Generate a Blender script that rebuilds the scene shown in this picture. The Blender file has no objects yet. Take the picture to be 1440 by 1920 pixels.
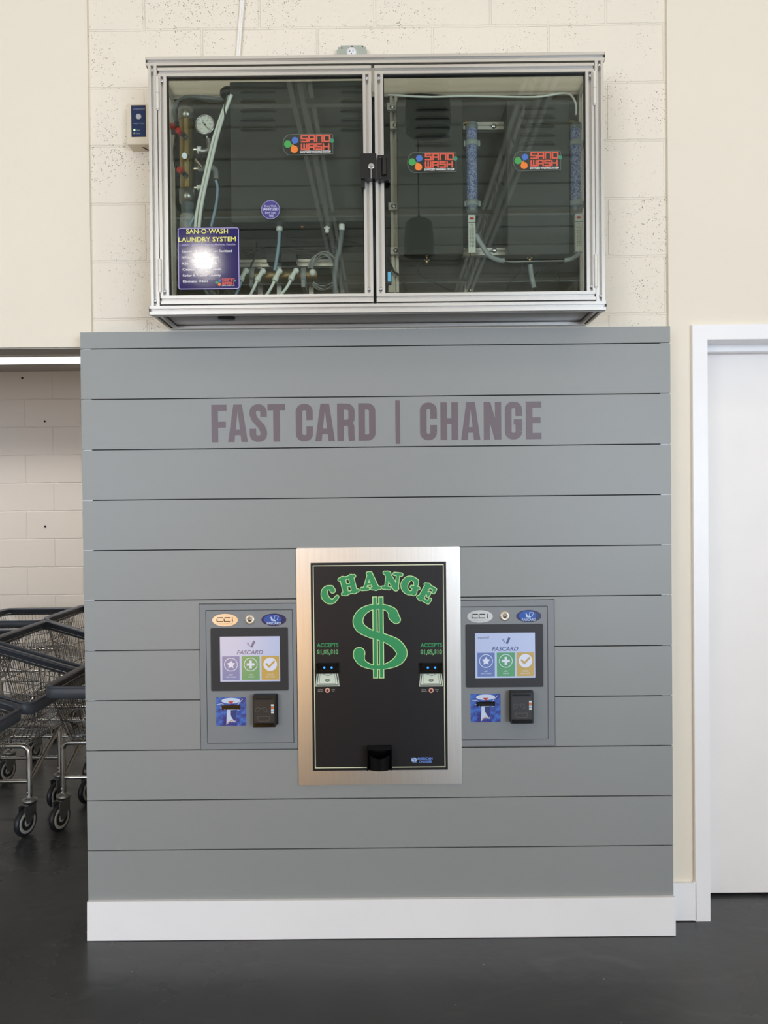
import bpy, math, random
import numpy as np
from mathutils import Vector, Matrix
random.seed(7)
PI = math.pi
SC = bpy.context.scene
COL = SC.collection

# ------------------------------------------------------------------ camera, world, lights, exposure
FPX = 1444.0
CAM = np.array([0.0321, -2.6252, 1.489])
YAW, PIT, ROL = -0.00266, -0.01162, -0.01015
def _axes():
    cy, sy = math.cos(YAW), math.sin(YAW); cp, sp = math.cos(PIT), math.sin(PIT)
    cr, sr = math.cos(ROL), math.sin(ROL)
    w = np.array([sy*cp, cy*cp, sp]); r = np.array([cy, -sy, 0.0]); u = np.cross(r, w)
    return r*cr + u*sr, u*cr - r*sr, w
AR, AU, AW = _axes()
cd = bpy.data.cameras.new('camera'); cam = bpy.data.objects.new('camera', cd); COL.objects.link(cam)
m = Matrix.Identity(4)
for i in range(3):
    m[i][0] = AR[i]; m[i][1] = AU[i]; m[i][2] = -AW[i]; m[i][3] = CAM[i]
cam.matrix_world = m
cd.sensor_fit = 'VERTICAL'; cd.sensor_height = 36.0; cd.sensor_width = 27.0
cd.lens = FPX/1920*36.0; cd.clip_start = 0.02
SC.camera = cam

SC.view_settings.view_transform = 'Standard'
SC.view_settings.look = 'None'
SC.view_settings.gamma = 1.0
SC.view_settings.use_curve_mapping = False
SC.view_settings.exposure = 0.0

wd = bpy.data.worlds.new('world'); SC.world = wd; wd.use_nodes = True
bg = wd.node_tree.nodes['Background']; bg.inputs[0].default_value = (0.75, 0.86, 1.0, 1); bg.inputs[1].default_value = 1.0

def area(name, loc, target, sx, sy, power, col):
    l = bpy.data.lights.new(name, 'AREA'); l.shape = 'RECTANGLE'; l.size = sx; l.size_y = sy
    l.energy = power; l.color = col
    o = bpy.data.objects.new(name, l); COL.objects.link(o); o.location = loc
    o.rotation_euler = (Vector(target)-Vector(loc)).to_track_quat('-Z', 'Y').to_euler()
    return o
# daylight through the storefront windows far behind the camera
area('window_daylight', (-4.0, -8.9, 1.55), (-1.5, 0.0, 0.6), 3.0, 2.4, 262, (0.715, 0.835, 1.0))
area('window_daylight', (4.2, -8.9, 1.55), (1.5, 0.0, 0.6), 3.0, 2.4, 345, (0.715, 0.835, 1.0))
# warm ceiling fixtures along both sides of the big room and over the wall, plus added upward fill
area('ceiling_light', (-4.1, -4.2, 4.2), (-3.9, -4.0, 0), 0.5, 6.0, 10, (1.0, 0.74, 0.48))
area('upward_fill', (-4.1, -4.2, 3.9), (-3.0, -4.2, 4.75), 0.5, 6.0, 16, (1.0, 0.74, 0.48))  # added fill pair, brightens the deck and joists mirrored in the cabinet glass
area('upward_fill', (4.1, -4.2, 3.9), (3.0, -4.2, 4.75), 0.5, 6.0, 22, (1.0, 0.80, 0.58))
area('ceiling_light', (4.1, -4.2, 4.2), (3.9, -4.0, 0), 0.5, 6.0, 24, (1.0, 0.74, 0.48))
area('ceiling_light', (0.0, -1.75, 4.2), (0.0, -1.2, 0.0), 5.0, 0.4, 13, (1.0, 0.84, 0.66))

area('rear_wall_fill', (0.0, -7.6, 4.2), (0.0, -9.5, 1.3), 4.0, 0.4, 70, (1.0, 0.82, 0.62))  # added fill, brightens the rear wall so the steel frame reflects more
# ------------------------------------------------------------------ pixel helpers (photograph frame 1440 x 1920)
def at(x, y, Y):
    d = AW + AR*(x-720)/FPX + AU*(960-y)/FPX
    t = (Y-CAM[1])/d[1]
    p = CAM + d*t
    return (float(p[0]), float(Y), float(p[2]))
def rect(x0, y0, x1, y1, Y):
    xm, ym = (x0+x1)/2, (y0+y1)/2
    return at(x0, ym, Y)[0], at(x1, ym, Y)[0], at(xm, y1, Y)[2], at(xm, y0, Y)[2]   # X0, X1, Z0, Z1

def lin(c):
    o = []
    for v in c[:3]:
        v = v/255.0
        o.append(v/12.92 if v <= 0.04045 else ((v+0.055)/1.055)**2.4)
    return (o[0], o[1], o[2], 1.0)

# ------------------------------------------------------------------ materials
MATS = {}
def mat(name, col, rough=0.5, metal=0.0, spec=0.5, bump=0.0, bscale=200.0, var=0.0, vscale=6.0, coat=0.0, emit=None, estr=0.0, trans=0.0, stretch=None):
    if name in MATS: return MATS[name]
    m = bpy.data.materials.new(name); m.use_nodes = True
    nt = m.node_tree; b = nt.nodes['Principled BSDF']; N = nt.nodes.new; Lk = nt.links.new
    c = lin(col) if max(col[:3]) > 1.0 else (col[0], col[1], col[2], 1)
    b.inputs['Base Color'].default_value = c
    b.inputs['Roughness'].default_value = rough; b.inputs['Metallic'].default_value = metal
    b.inputs['Specular IOR Level'].default_value = spec
    b.inputs['Coat Weight'].default_value = coat; b.inputs['Coat Roughness'].default_value = 0.05
    b.inputs['Transmission Weight'].default_value = trans
    tc = N('ShaderNodeTexCoord'); src = tc.outputs['Object']
    if stretch:
        mp = N('ShaderNodeMapping'); mp.inputs['Scale'].default_value = stretch
        Lk(src, mp.inputs['Vector']); src = mp.outputs[0]
    nz = N('ShaderNodeTexNoise'); nz.inputs['Scale'].default_value = vscale; nz.inputs['Detail'].default_value = 4
    Lk(src, nz.inputs['Vector'])
    v = max(var, 0.015)
    mx = N('ShaderNodeMix'); mx.data_type = 'RGBA'; mx.blend_type = 'MULTIPLY'; mx.inputs[0].default_value = 1
    cr = N('ShaderNodeMapRange'); cr.inputs['To Min'].default_value = 1-v; cr.inputs['To Max'].default_value = 1+v
    cr.inputs['From Min'].default_value = 0.3; cr.inputs['From Max'].default_value = 0.7
    Lk(nz.outputs['Fac'], cr.inputs['Value'])
    mx.inputs[6].default_value = c; Lk(cr.outputs[0], mx.inputs[7]); Lk(mx.outputs[2], b.inputs['Base Color'])
    if bump > 0:
        n2 = N('ShaderNodeTexNoise'); n2.inputs['Scale'].default_value = bscale; n2.inputs['Detail'].default_value = 3
        Lk(src, n2.inputs['Vector'])
        bp = N('ShaderNodeBump'); bp.inputs['Strength'].default_value = bump; bp.inputs['Distance'].default_value = 0.002
        Lk(n2.outputs['Fac'], bp.inputs['Height']); Lk(bp.outputs[0], b.inputs['Normal'])
    if emit:
        b.inputs['Emission Color'].default_value = lin(emit); b.inputs['Emission Strength'].default_value = estr
    MATS[name] = m
    return m

def glass_mat(name, tint, rough=0.0):
    m = bpy.data.materials.new(name); m.use_nodes = True
    nt = m.node_tree; nt.nodes.clear(); N = nt.nodes.new; Lk = nt.links.new
    out = N('ShaderNodeOutputMaterial'); mix = N('ShaderNodeMixShader'); fr = N('ShaderNodeFresnel')
    fr.inputs['IOR'].default_value = 1.5
    tr = N('ShaderNodeBsdfTransparent'); tr.inputs['Color'].default_value = (tint[0], tint[1], tint[2], 1)
    gl = N('ShaderNodeBsdfGlossy'); gl.inputs['Roughness'].default_value = rough; gl.inputs['Color'].default_value = (0.95, 1.0, 0.94, 1)
    Lk(fr.outputs[0], mix.inputs[0]); Lk(tr.outputs[0], mix.inputs[1]); Lk(gl.outputs[0], mix.inputs[2]); Lk(mix.outputs[0], out.inputs[0])
    return m

def block_mat(name, col, bw, rh, ox, oz, pit=1.0, strength=0.5):
    """painted concrete block: running bond joints in X/Z plus open pores"""
    m = bpy.data.materials.new(name); m.use_nodes = True
    nt = m.node_tree; b = nt.nodes['Principled BSDF']; N = nt.nodes.new; Lk = nt.links.new
    g = N('ShaderNodeNewGeometry'); sp = N('ShaderNodeSeparateXYZ'); Lk(g.outputs['Position'], sp.inputs[0])
    cb = N('ShaderNodeCombineXYZ')
    ax = N('ShaderNodeMath'); ax.operation = 'SUBTRACT'; Lk(sp.outputs[0], ax.inputs[0]); ax.inputs[1].default_value = ox
    az = N('ShaderNodeMath'); az.operation = 'SUBTRACT'; Lk(sp.outputs[2], az.inputs[0]); az.inputs[1].default_value = oz
    nw = N('ShaderNodeTexNoise'); nw.inputs['Scale'].default_value = 9; Lk(g.outputs['Position'], nw.inputs['Vector'])
    aw = N('ShaderNodeMath'); aw.operation = 'MULTIPLY_ADD'; Lk(nw.outputs['Fac'], aw.inputs[0]); aw.inputs[1].default_value = 0.008; Lk(az.outputs[0], aw.inputs[2])
    Lk(ax.outputs[0], cb.inputs[0]); Lk(aw.outputs[0], cb.inputs[1])
    br = N('ShaderNodeTexBrick'); Lk(cb.outputs[0], br.inputs['Vector'])
    br.inputs['Scale'].default_value = 1.0; br.inputs['Brick Width'].default_value = bw; br.inputs['Row Height'].default_value = rh
    br.inputs['Mortar Size'].default_value = 0.005; br.inputs['Mortar Smooth'].default_value = 0.6
    br.offset = 0.5; br.offset_frequency = 2
    # pores
    vo = N('ShaderNodeTexVoronoi'); vo.inputs['Scale'].default_value = 150; Lk(g.outputs['Position'], vo.inputs['Vector'])
    n1 = N('ShaderNodeTexNoise'); n1.inputs['Scale'].default_value = 6; n1.inputs['Detail'].default_value = 3; Lk(g.outputs['Position'], n1.inputs['Vector'])
    n2 = N('ShaderNodeTexNoise'); n2.inputs['Scale'].default_value = 60; Lk(g.outputs['Position'], n2.inputs['Vector'])
    thr = N('ShaderNodeMath'); thr.operation = 'MULTIPLY'; Lk(n1.outputs['Fac'], thr.inputs[0]); Lk(n2.outputs['Fac'], thr.inputs[1])
    mr = N('ShaderNodeMapRange'); mr.inputs['From Min'].default_value = 0.22; mr.inputs['From Max'].default_value = 0.40
    mr.inputs['To Min'].default_value = 0.10*pit; mr.inputs['To Max'].default_value = 0.32*pit; Lk(thr.outputs[0], mr.inputs['Value'])
    lt = N('ShaderNodeMath'); lt.operation = 'SUBTRACT'; Lk(mr.outputs[0], lt.inputs[0]); Lk(vo.outputs['Distance'], lt.inputs[1])
    pr = N('ShaderNodeMapRange'); pr.inputs['From Min'].default_value = 0.0; pr.inputs['From Max'].default_value = 0.10; Lk(lt.outputs[0], pr.inputs['Value'])
    mx = N('ShaderNodeMix'); mx.data_type = 'RGBA'; Lk(pr.outputs[0], mx.inputs[0])
    c = lin(col); mx.inputs[6].default_value = c; mx.inputs[7].default_value = (c[0]*.34, c[1]*.31, c[2]*.28, 1)
    mj = N('ShaderNodeMix'); mj.data_type = 'RGBA'; mj.blend_type = 'MULTIPLY'
    fj = N('ShaderNodeMath'); fj.operation = 'MULTIPLY'; Lk(br.outputs['Fac'], fj.inputs[0]); fj.inputs[1].default_value = 0.0
    Lk(fj.outputs[0], mj.inputs[0]); Lk(mx.outputs[2], mj.inputs[6]); mj.inputs[7].default_value = (0.75, 0.72, 0.68, 1)
    Lk(mj.outputs[2], b.inputs['Base Color'])
    # height
    nf = N('ShaderNodeTexNoise'); nf.inputs['Scale'].default_value = 120; nf.inputs['Detail'].default_value = 3; Lk(g.outputs['Position'], nf.inputs['Vector'])
    h1 = N('ShaderNodeMath'); h1.operation = 'MULTIPLY_ADD'; Lk(nf.outputs['Fac'], h1.inputs[0]); h1.inputs[1].default_value = 0.12*pit
    inv = N('ShaderNodeMath'); inv.operation = 'SUBTRACT'; inv.inputs[0].default_value = 1.0; Lk(br.outputs['Fac'], inv.inputs[1]); Lk(inv.outputs[0], h1.inputs[2])
    h2 = N('ShaderNodeMath'); h2.operation = 'MULTIPLY_ADD'; Lk(pr.outputs[0], h2.inputs[0]); h2.inputs[1].default_value = -0.5; Lk(h1.outputs[0], h2.inputs[2])
    bp = N('ShaderNodeBump'); bp.inputs['Strength'].default_value = strength; bp.inputs['Distance'].default_value = 0.006
    Lk(h2.outputs[0], bp.inputs['Height']); Lk(bp.outputs[0], b.inputs['Normal'])
    b.inputs['Roughness'].default_value = 0.55; b.inputs['Specular IOR Level'].default_value = 0.35
    return m

def floor_mat():
    m = bpy.data.materials.new('sealed_dark_concrete'); m.use_nodes = True
    nt = m.node_tree; b = nt.nodes['Principled BSDF']; N = nt.nodes.new; Lk = nt.links.new
    g = N('ShaderNodeNewGeometry'); P = g.outputs['Position']
    n1 = N('ShaderNodeTexNoise'); n1.inputs['Scale'].default_value = 1.6; n1.inputs['Detail'].default_value = 6; Lk(P, n1.inputs['Vector'])
    r1 = N('ShaderNodeMapRange'); r1.inputs['From Min'].default_value = 0.3; r1.inputs['From Max'].default_value = 0.7
    r1.inputs['To Min'].default_value = 0.8; r1.inputs['To Max'].default_value = 1.2; Lk(n1.outputs['Fac'], r1.inputs['Value'])
    base = N('ShaderNodeMix'); base.data_type = 'RGBA'; base.blend_type = 'MULTIPLY'; base.inputs[0].default_value = 1
    base.inputs[6].default_value = (0.056, 0.060, 0.062, 1); Lk(r1.outputs[0], base.inputs[7])
    # pale dust specks
    vo = N('ShaderNodeTexVoronoi'); vo.inputs['Scale'].default_value = 13; Lk(P, vo.inputs['Vector'])
    s = N('ShaderNodeMath'); s.operation = 'LESS_THAN'; Lk(vo.outputs['Distance'], s.inputs[0]); s.inputs[1].default_value = 0.026
    mx = N('ShaderNodeMix'); mx.data_type = 'RGBA'; Lk(s.outputs[0], mx.inputs[0]); Lk(base.outputs[2], mx.inputs[6]); mx.inputs[7].default_value = (0.45, 0.45, 0.43, 1)
    # dusty scuff arcs
    wv = N('ShaderNodeTexNoise'); wv.inputs['Scale'].default_value = 2.2; wv.inputs['Detail'].default_value = 8; wv.inputs['Distortion'].default_value = 1.6
    mp = N('ShaderNodeMapping'); mp.inputs['Scale'].default_value = (1.0, 2.6, 1.0); mp.inputs['Rotation'].default_value = (0, 0, 0.5)
    Lk(P, mp.inputs['Vector']); Lk(mp.outputs[0], wv.inputs['Vector'])
    rs = N('ShaderNodeMapRange'); rs.inputs['From Min'].default_value = 0.58; rs.inputs['From Max'].default_value = 0.8; rs.inputs['To Max'].default_value = 0.22
    Lk(wv.outputs['Fac'], rs.inputs['Value'])
    m2 = N('ShaderNodeMix'); m2.data_type = 'RGBA'; Lk(rs.outputs[0], m2.inputs[0]); Lk(mx.outputs[2], m2.inputs[6]); m2.inputs[7].default_value = (0.20, 0.20, 0.19, 1)
    Lk(m2.outputs[2], b.inputs['Base Color'])
    rr = N('ShaderNodeMapRange'); rr.inputs['To Min'].default_value = 0.16; rr.inputs['To Max'].default_value = 0.42; Lk(n1.outputs['Fac'], rr.inputs['Value'])
    Lk(rr.outputs[0], b.inputs['Roughness']); b.inputs['Specular IOR Level'].default_value = 0.42
    nb = N('ShaderNodeTexNoise'); nb.inputs['Scale'].default_value = 14; Lk(P, nb.inputs['Vector'])
    bp = N('ShaderNodeBump'); bp.inputs['Strength'].default_value = 0.14; bp.inputs['Distance'].default_value = 0.01
    Lk(nb.outputs['Fac'], bp.inputs['Height']); Lk(bp.outputs[0], b.inputs['Normal'])
    return m

WALLC = (239, 230, 213)
M_dry = mat('painted_drywall', WALLC, 0.6, bump=0.05, bscale=90, var=0.01, vscale=1.5)
M_block = block_mat('painted_block', (240, 231, 215), 0.4064, 0.2032, 0.010, 2.965, 1.0, 0.55)
M_blockr = block_mat('smooth_painted_block', (232, 222, 210), 0.444, 0.222, -2.378, 1.012, 0.25, 0.6)
M_white = mat('white_trim_paint', (250, 249, 250), 0.35, bump=0.03, bscale=30)
M_door = mat('white_door_paint', (248, 244, 240), 0.45, bump=0.02, bscale=40)
M_grey = mat('grey_shiplap_paint', (148, 151, 150), 0.42, bump=0.04, bscale=60, var=0.012, vscale=2.0)
M_gap = mat('dark_gap', (22, 24, 27), 0.8)
M_floor = floor_mat()
M_ceil = mat('pale_roof_deck', (188, 186, 176), 0.7)
M_rceil = mat('recess_ceiling_paint', (176, 170, 164), 0.7)
M_joist = mat('joist_paint', (250, 248, 238), 0.5)
M_alu = mat('anodised_aluminium', (212, 210, 206), 0.36, 0.8, bump=0.02, bscale=300)
M_black = mat('black_plastic', (16, 16, 18), 0.38)
M_blackg = mat('glossy_black_plastic', (10, 10, 12), 0.15)
M_char = mat('charcoal_sheet_metal', (50, 52, 50), 0.45, 0.0, var=0.03)
M_chard = mat('dark_back_sheet', (52, 54, 52), 0.6)
M_steel = mat('brushed_stainless', (232, 229, 224), 0.32, 1.0, bump=0.06, bscale=40, stretch=(60, 1, 1.0), var=0.04, vscale=3)
M_bolt = mat('zinc_bolt', (200, 202, 205), 0.25, 1.0)
M_wire = mat('wire_chrome', (138, 136, 134), 0.25, 1.0)
M_chrome = mat('chrome_tube', (190, 187, 183), 0.14, 1.0)
M_brass = mat('brass', (176, 154, 104), 0.28, 1.0, var=0.08, vscale=30)
M_grayplast = mat('grey_pipe_plastic', (142, 146, 146), 0.4)
M_clear = mat('white_tubing', (238, 242, 236), 0.35)
M_bluet = mat('blue_tubing', (140, 166, 186), 0.3)
M_hose = mat('grey_hose', (112, 118, 122), 0.3)
M_cable = mat('black_cable', (34, 34, 34), 0.5)
M_red = mat('red_knob_plastic', (190, 42, 40), 0.35)
M_kiosk = mat('grey_powder_coat', (133, 138, 142), 0.42, bump=0.05, bscale=500)
M_bezel = mat('black_bezel', (40, 41, 45), 0.5)
M_face = mat('black_machine_face', (32, 31, 34), 0.35, spec=0.35)
M_green = mat('print_green', (45, 150, 92), 0.4)
M_lgreen = mat('print_pale_green', (205, 240, 170), 0.4)
M_cream = mat('print_cream', (238, 242, 205), 0.4)
M_letter = mat('mauve_vinyl', (108, 95, 102), 0.4)
M_printw = mat('print_white', (240, 240, 242), 0.4)
M_printr = mat('print_red', (212, 92, 70), 0.4)
M_printb = mat('print_blue', (74, 112, 190), 0.4)
M_printg = mat('print_leaf_green', (70, 160, 84), 0.4)
M_printo = mat('print_orange', (236, 130, 52), 0.4)
M_printy = mat('print_yellow', (240, 236, 120), 0.4)
M_lav = mat('print_lavender', (190, 180, 225), 0.4)
M_rubber = mat('grey_rubber_rim', (70, 74, 82), 0.45, bump=0.04)
M_wheel = mat('black_tyre', (34, 34, 38), 0.4)
M_hub = mat('grey_wheel_hub', (172, 168, 156), 0.45)
M_zinc = mat('dull_zinc', (150, 150, 150), 0.35, 0.9)
M_beige = mat('beige_plastic', (226, 214, 192), 0.45)
M_glass = glass_mat('cabinet_glass', (0.90, 0.92, 0.88))
def translucent(name, col):
    m = bpy.data.materials.new(name); m.use_nodes = True
    nt = m.node_tree; nt.nodes.clear(); N = nt.nodes.new; Lk = nt.links.new
    out = N('ShaderNodeOutputMaterial'); mix = N('ShaderNodeMixShader'); mix.inputs[0].default_value = 0.72
    d = N('ShaderNodeBsdfDiffuse'); t = N('ShaderNodeBsdfTranslucent'); d.inputs[0].default_value = lin(col); t.inputs[0].default_value = lin(col)
    Lk(d.outputs[0], mix.inputs[1]); Lk(t.outputs[0], mix.inputs[2]); Lk(mix.outputs[0], out.inputs[0]); return m
M_topac = translucent('translucent_white_sheet', (252, 251, 246))
M_lens = glass_mat('gauge_lens', (0.95, 0.95, 0.95))
M_lamp = mat('recess_tube_glow', (255, 255, 255), 0.5, emit=(250, 248, 255), estr=1.6)

# ------------------------------------------------------------------ mesh builder
def root_of(o):
    while o.parent: o = o.parent
    return o
class MB:
    def __init__(s): s.v = []; s.f = []; s.sm = []
    def add(s, vs, fs, smooth=False):
        n = len(s.v); s.v += [tuple(map(float, v)) for v in vs]
        for f in fs: s.f.append([n+i for i in f]); s.sm.append(smooth)
        return s
    def box(s, x0, x1, y0, y1, z0, z1, bev=0.0):
        if x0 > x1: x0, x1 = x1, x0
        if z0 > z1: z0, z1 = z1, z0
        if y0 > y1: y0, y1 = y1, y0
        if bev <= 0:
            return s.add([(x, y, z) for x in (x0, x1) for y in (y0, y1) for z in (z0, z1)],
                [(0,1,3,2),(4,6,7,5),(0,4,5,1),(2,3,7,6),(0,2,6,4),(1,5,7,3)])
        b = min(bev, (x1-x0)/2.01, (y1-y0)/2.01, (z1-z0)/2.01)
        # rounded in the XZ outline, small chamfer on the front
        out = rrect(x0, x1, z0, z1, b, 4); inn = rrect(x0+b*.4, x1-b*.4, z0+b*.4, z1-b*.4, b*.6, 4)
        n = len(out)
        vs = [(x, y0, z) for x, z in inn] + [(x, y0+b*.4, z) for x, z in out] + [(x, y1, z) for x, z in out]
        fs = [tuple(range(n)), tuple(range(3*n-1, 2*n-1, -1))]
        for k in (0, 1):
            for i in range(n):
                j = (i+1) % n; fs.append((k*n+j, k*n+i, (k+1)*n+i, (k+1)*n+j))
        return s.add(vs, fs)
    def prism(s, pts, y0, y1):
        """outline in X/Z extruded along Y"""
        n = len(pts)
        vs = [(x, y0, z) for x, z in pts] + [(x, y1, z) for x, z in pts]
        fs = [tuple(range(n)), tuple(range(2*n-1, n-1, -1))] + [((i+1) % n, i, n+i, n+(i+1) % n) for i in range(n)]
        return s.add(vs, fs)
    def flat(s, pts, y):
        """printed shape facing -Y; each one a hair in front of the last so overlaps stay clean"""
        A = sum(pts[i-1][0]*pts[i][1]-pts[i][0]*pts[i-1][1] for i in range(len(pts)))
        if A < 0: pts = pts[::-1]
        s.k = getattr(s, 'k', 0)+1; y -= 1.0e-6*min(s.k, 560)
        return s.add([(x, y, z) for x, z in pts], [tuple(range(len(pts)))])
    def cyl(s, p0, p1, r, n=14, r1=None, caps=True):
        p0, p1 = Vector(p0), Vector(p1); d = (p1-p0).normalized()
        a = d.orthogonal().normalized(); b = d.cross(a); r1 = r if r1 is None else r1
        vs = []
        for p, q in ((p0, r), (p1, r1)):
            for i in range(n):
                t = 2*PI*i/n; vs.append(p + (a*math.cos(t)+b*math.sin(t))*q)
        s.add(vs, [(i, (i+1) % n, n+(i+1) % n, n+i) for i in range(n)], True)
        if caps: s.add(vs, [tuple(range(n-1, -1, -1)), tuple(range(n, 2*n))])
        return s
    def tube(s, pts, r, n=8, smooth=True, sub=6, closed=False):
        P = [Vector(p) for p in pts]
        if smooth and len(P) > 2: P = catmull(P, sub, closed)
        m = len(P); rings = []; a = None
        for i in range(m):
            if closed: d = P[(i+1) % m]-P[i-1]
            else: d = P[min(i+1, m-1)]-P[max(i-1, 0)]
            d.normalize()
            if a is None: a = d.orthogonal().normalized()
            a = (a - d*a.dot(d)).normalized(); b = d.cross(a)
            rings.append([P[i]+(a*math.cos(2*PI*k/n)+b*math.sin(2*PI*k/n))*r for k in range(n)])
        vs = [v for g in rings for v in g]; fs = []
        for i in range(m if closed else m-1):
            i2 = (i+1) % m
            for k in range(n):
                k2 = (k+1) % n; fs.append((i*n+k, i*n+k2, i2*n+k2, i2*n+k))
        s.add(vs, fs, True)
        if not closed: s.add(rings[0]+rings[-1], [tuple(range(n-1, -1, -1)), tuple(range(n, 2*n))])
        return s
    def lathe(s, prof, c, axis='z', n=24):
        """prof: list of (r, h) along axis"""
        vs = []
        for r, h in prof:
            for i in range(n):
                t = 2*PI*i/n; a, b = r*math.cos(t), r*math.sin(t)
                if axis == 'z': v = (c[0]+a, c[1]+b, c[2]+h)
                elif axis == 'y': v = (c[0]+a, c[1]+h, c[2]+b)
                else: v = (c[0]+h, c[1]+a, c[2]+b)
                vs.append(v)
        fs = [(k*n+i, k*n+(i+1) % n, (k+1)*n+(i+1) % n, (k+1)*n+i) for k in range(len(prof)-1) for i in range(n)]
        s.add(vs, fs, True)
        s.add(vs[:n]+vs[-n:], [tuple(range(n-1, -1, -1)), tuple(range(n, 2*n))])
        return s
    def build(s, name, mt, parent=None, label=None):
        me = bpy.data.meshes.new(name)
        o = bpy.data.objects.new(name, me); COL.objects.link(o)
        vs = np.array(s.v)
        if parent is not None:
            org = np.array(root_of(parent).location); o.parent = parent
        else:
            lo, hi = vs.min(0), vs.max(0); org = np.array([(lo[0]+hi[0])/2, (lo[1]+hi[1])/2, lo[2]])
            o.location = org
        me.from_pydata((vs-org).tolist(), [], s.f); me.validate(); 
        if len(me.polygons) == len(s.sm): me.polygons.foreach_set('use_smooth', s.sm)
        me.materials.append(mt); me.update()
        if label: o['label'] = label
        return o
def rrect(x0, x1, z0, z1, r, k=5):
    o = []
    for cx, cz, a in ((x1-r, z1-r, 0), (x0+r, z1-r, 90), (x0+r, z0+r, 180), (x1-r, z0+r, 270)):
        for i in range(k+1):
            t = math.radians(a+90*i/k); o.append((cx+r*math.cos(t), cz+r*math.sin(t)))
    return o
def ell(cx, cz, rx, rz, n=32): return [(cx+rx*math.cos(2*PI*i/n), cz+rz*math.sin(2*PI*i/n)) for i in range(n)]
def catmull(P, sub, closed=False):
    o = []; m = len(P)
    for i in range(m if closed else m-1):
        if closed: p0, p1, p2, p3 = P[i-1], P[i], P[(i+1) % m], P[(i+2) % m]
        else: p0, p1, p2, p3 = P[max(i-1, 0)], P[i], P[i+1], P[min(i+2, m-1)]
        for k in range(sub):
            t = k/sub
            o.append(0.5*((2*p1)+(p2-p0)*t+(2*p0-5*p1+4*p2-p3)*t*t+(3*p1-p0-3*p2+p3)*t**3))
    if not closed: o.append(P[-1].copy())
    return o
def tag(o, label, cat, group=None, kind=None):
    if label: o['label'] = label
    if cat: o['category'] = cat
    if group: o['group'] = group
    if kind: o['kind'] = kind
    return o
def thing(name, label, cat, loc, group=None):
    o = bpy.data.objects.new(name, None); o.empty_display_size = 0.05; COL.objects.link(o); o.location = loc
    return tag(o, label, cat, group)
def struct(name, mb, mt, label=None):
    o = mb.build(name, mt); o['kind'] = 'structure'
    if label: o['label'] = label
    return o
def copy_tree(o, parent=None):
    c = o.copy(); COL.objects.link(c); c.parent = parent
    for ch in [x for x in bpy.data.objects if x.parent == o]:
        copy_tree(ch, c)
    return c

# 2D strokes in X/Z -------------------------------------------------
def stroke(mb, pts, w, y, cap='butt'):
    """constant or varying width ribbon; pts [(x,z)], w number or list"""
    n = len(pts); W = w if isinstance(w, (list, tuple)) else [w]*n
    P = [Vector((p[0], p[1])) for p in pts]; L = []; R = []
    for i in range(n):
        d1 = (P[i]-P[i-1]).normalized() if i > 0 else None
        d2 = (P[i+1]-P[i]).normalized() if i < n-1 else None
        if d1 is None: d1 = d2
        if d2 is None: d2 = d1
        n1 = Vector((-d1.y, d1.x)); n2 = Vector((-d2.y, d2.x)); nn = (n1+n2)
        if nn.length < 1e-6: nn = n1
        nn.normalize(); k = 1/max(0.45, nn.dot(n1))
        L.append(P[i]+nn*W[i]/2*k); R.append(P[i]-nn*W[i]/2*k)
    for i in range(n-1):
        mb.flat([(v.x, v.y) for v in (L[i], R[i], R[i+1], L[i+1])], y)
    if cap == 'round':
        for i in (0, n-1): mb.flat(ell(P[i].x, P[i].y, W[i]/2, W[i]/2, 16), y)
        if n > 2 and n < 8:
            for i in range(1, n-1): mb.flat(ell(P[i].x, P[i].y, W[i]/2, W[i]/2, 16), y)
def arc(cx, cz, rx, rz, a0, a1, k=8):
    return [(cx+rx*math.cos(math.radians(a0+(a1-a0)*i/k)), cz+rz*math.sin(math.radians(a0+(a1-a0)*i/k))) for i in range(k+1)]

_tc = {}
def text_mesh(body, bold=0.0, shear=0.0):
    cu = bpy.data.curves.new('t', 'FONT'); cu.body = body; cu.offset = bold; cu.shear = shear; cu.resolution_u = 3
    ob = bpy.data.objects.new('t', cu); COL.objects.link(ob)
    bpy.context.view_layer.update()
    me = bpy.data.meshes.new_from_object(ob.evaluated_get(bpy.context.evaluated_depsgraph_get()))
    vs = [(v.co.x, v.co.y) for v in me.vertices]; fs = [tuple(p.vertices) for p in me.polygons]
    bpy.data.objects.remove(ob); bpy.data.curves.remove(cu); bpy.data.meshes.remove(me)
    return vs, fs
CAPH = max(v[1] for v in text_mesh('H')[0])
def text(mb, body, X0, X1, Z0, cap, Y, bold=0.0, shear=0.0, rot=0.0):
    """body fitted between X0..X1, baseline Z0, capital height cap, printed on the plane Y facing the camera"""
    vs, fs = text_mesh(body, bold, shear)
    a = min(v[0] for v in vs); b = max(v[0] for v in vs)
    kx = (X1-X0)/(b-a); kz = cap/CAPH
    o = [(X0+(x-a)*kx, Y, Z0+z*kz) for x, z in vs]
    if rot:
        cx = (X0+X1)/2; cz = Z0+cap/2; c, s_ = math.cos(rot), math.sin(rot)
        o = [(cx+(x-cx)*c-(z-cz)*s_, y, cz+(x-cx)*s_+(z-cz)*c) for x, y, z in o]
    mb.add(o, fs)
def textpx(mb, body, x0, x1, y0, y1, Y, bold=0.0, shear=0.0):
    X0, X1, Z0, Z1 = rect(x0, y0, x1, y1, Y); text(mb, body, X0, X1, Z0, Z1-Z0, Y, bold, shear)

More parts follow.
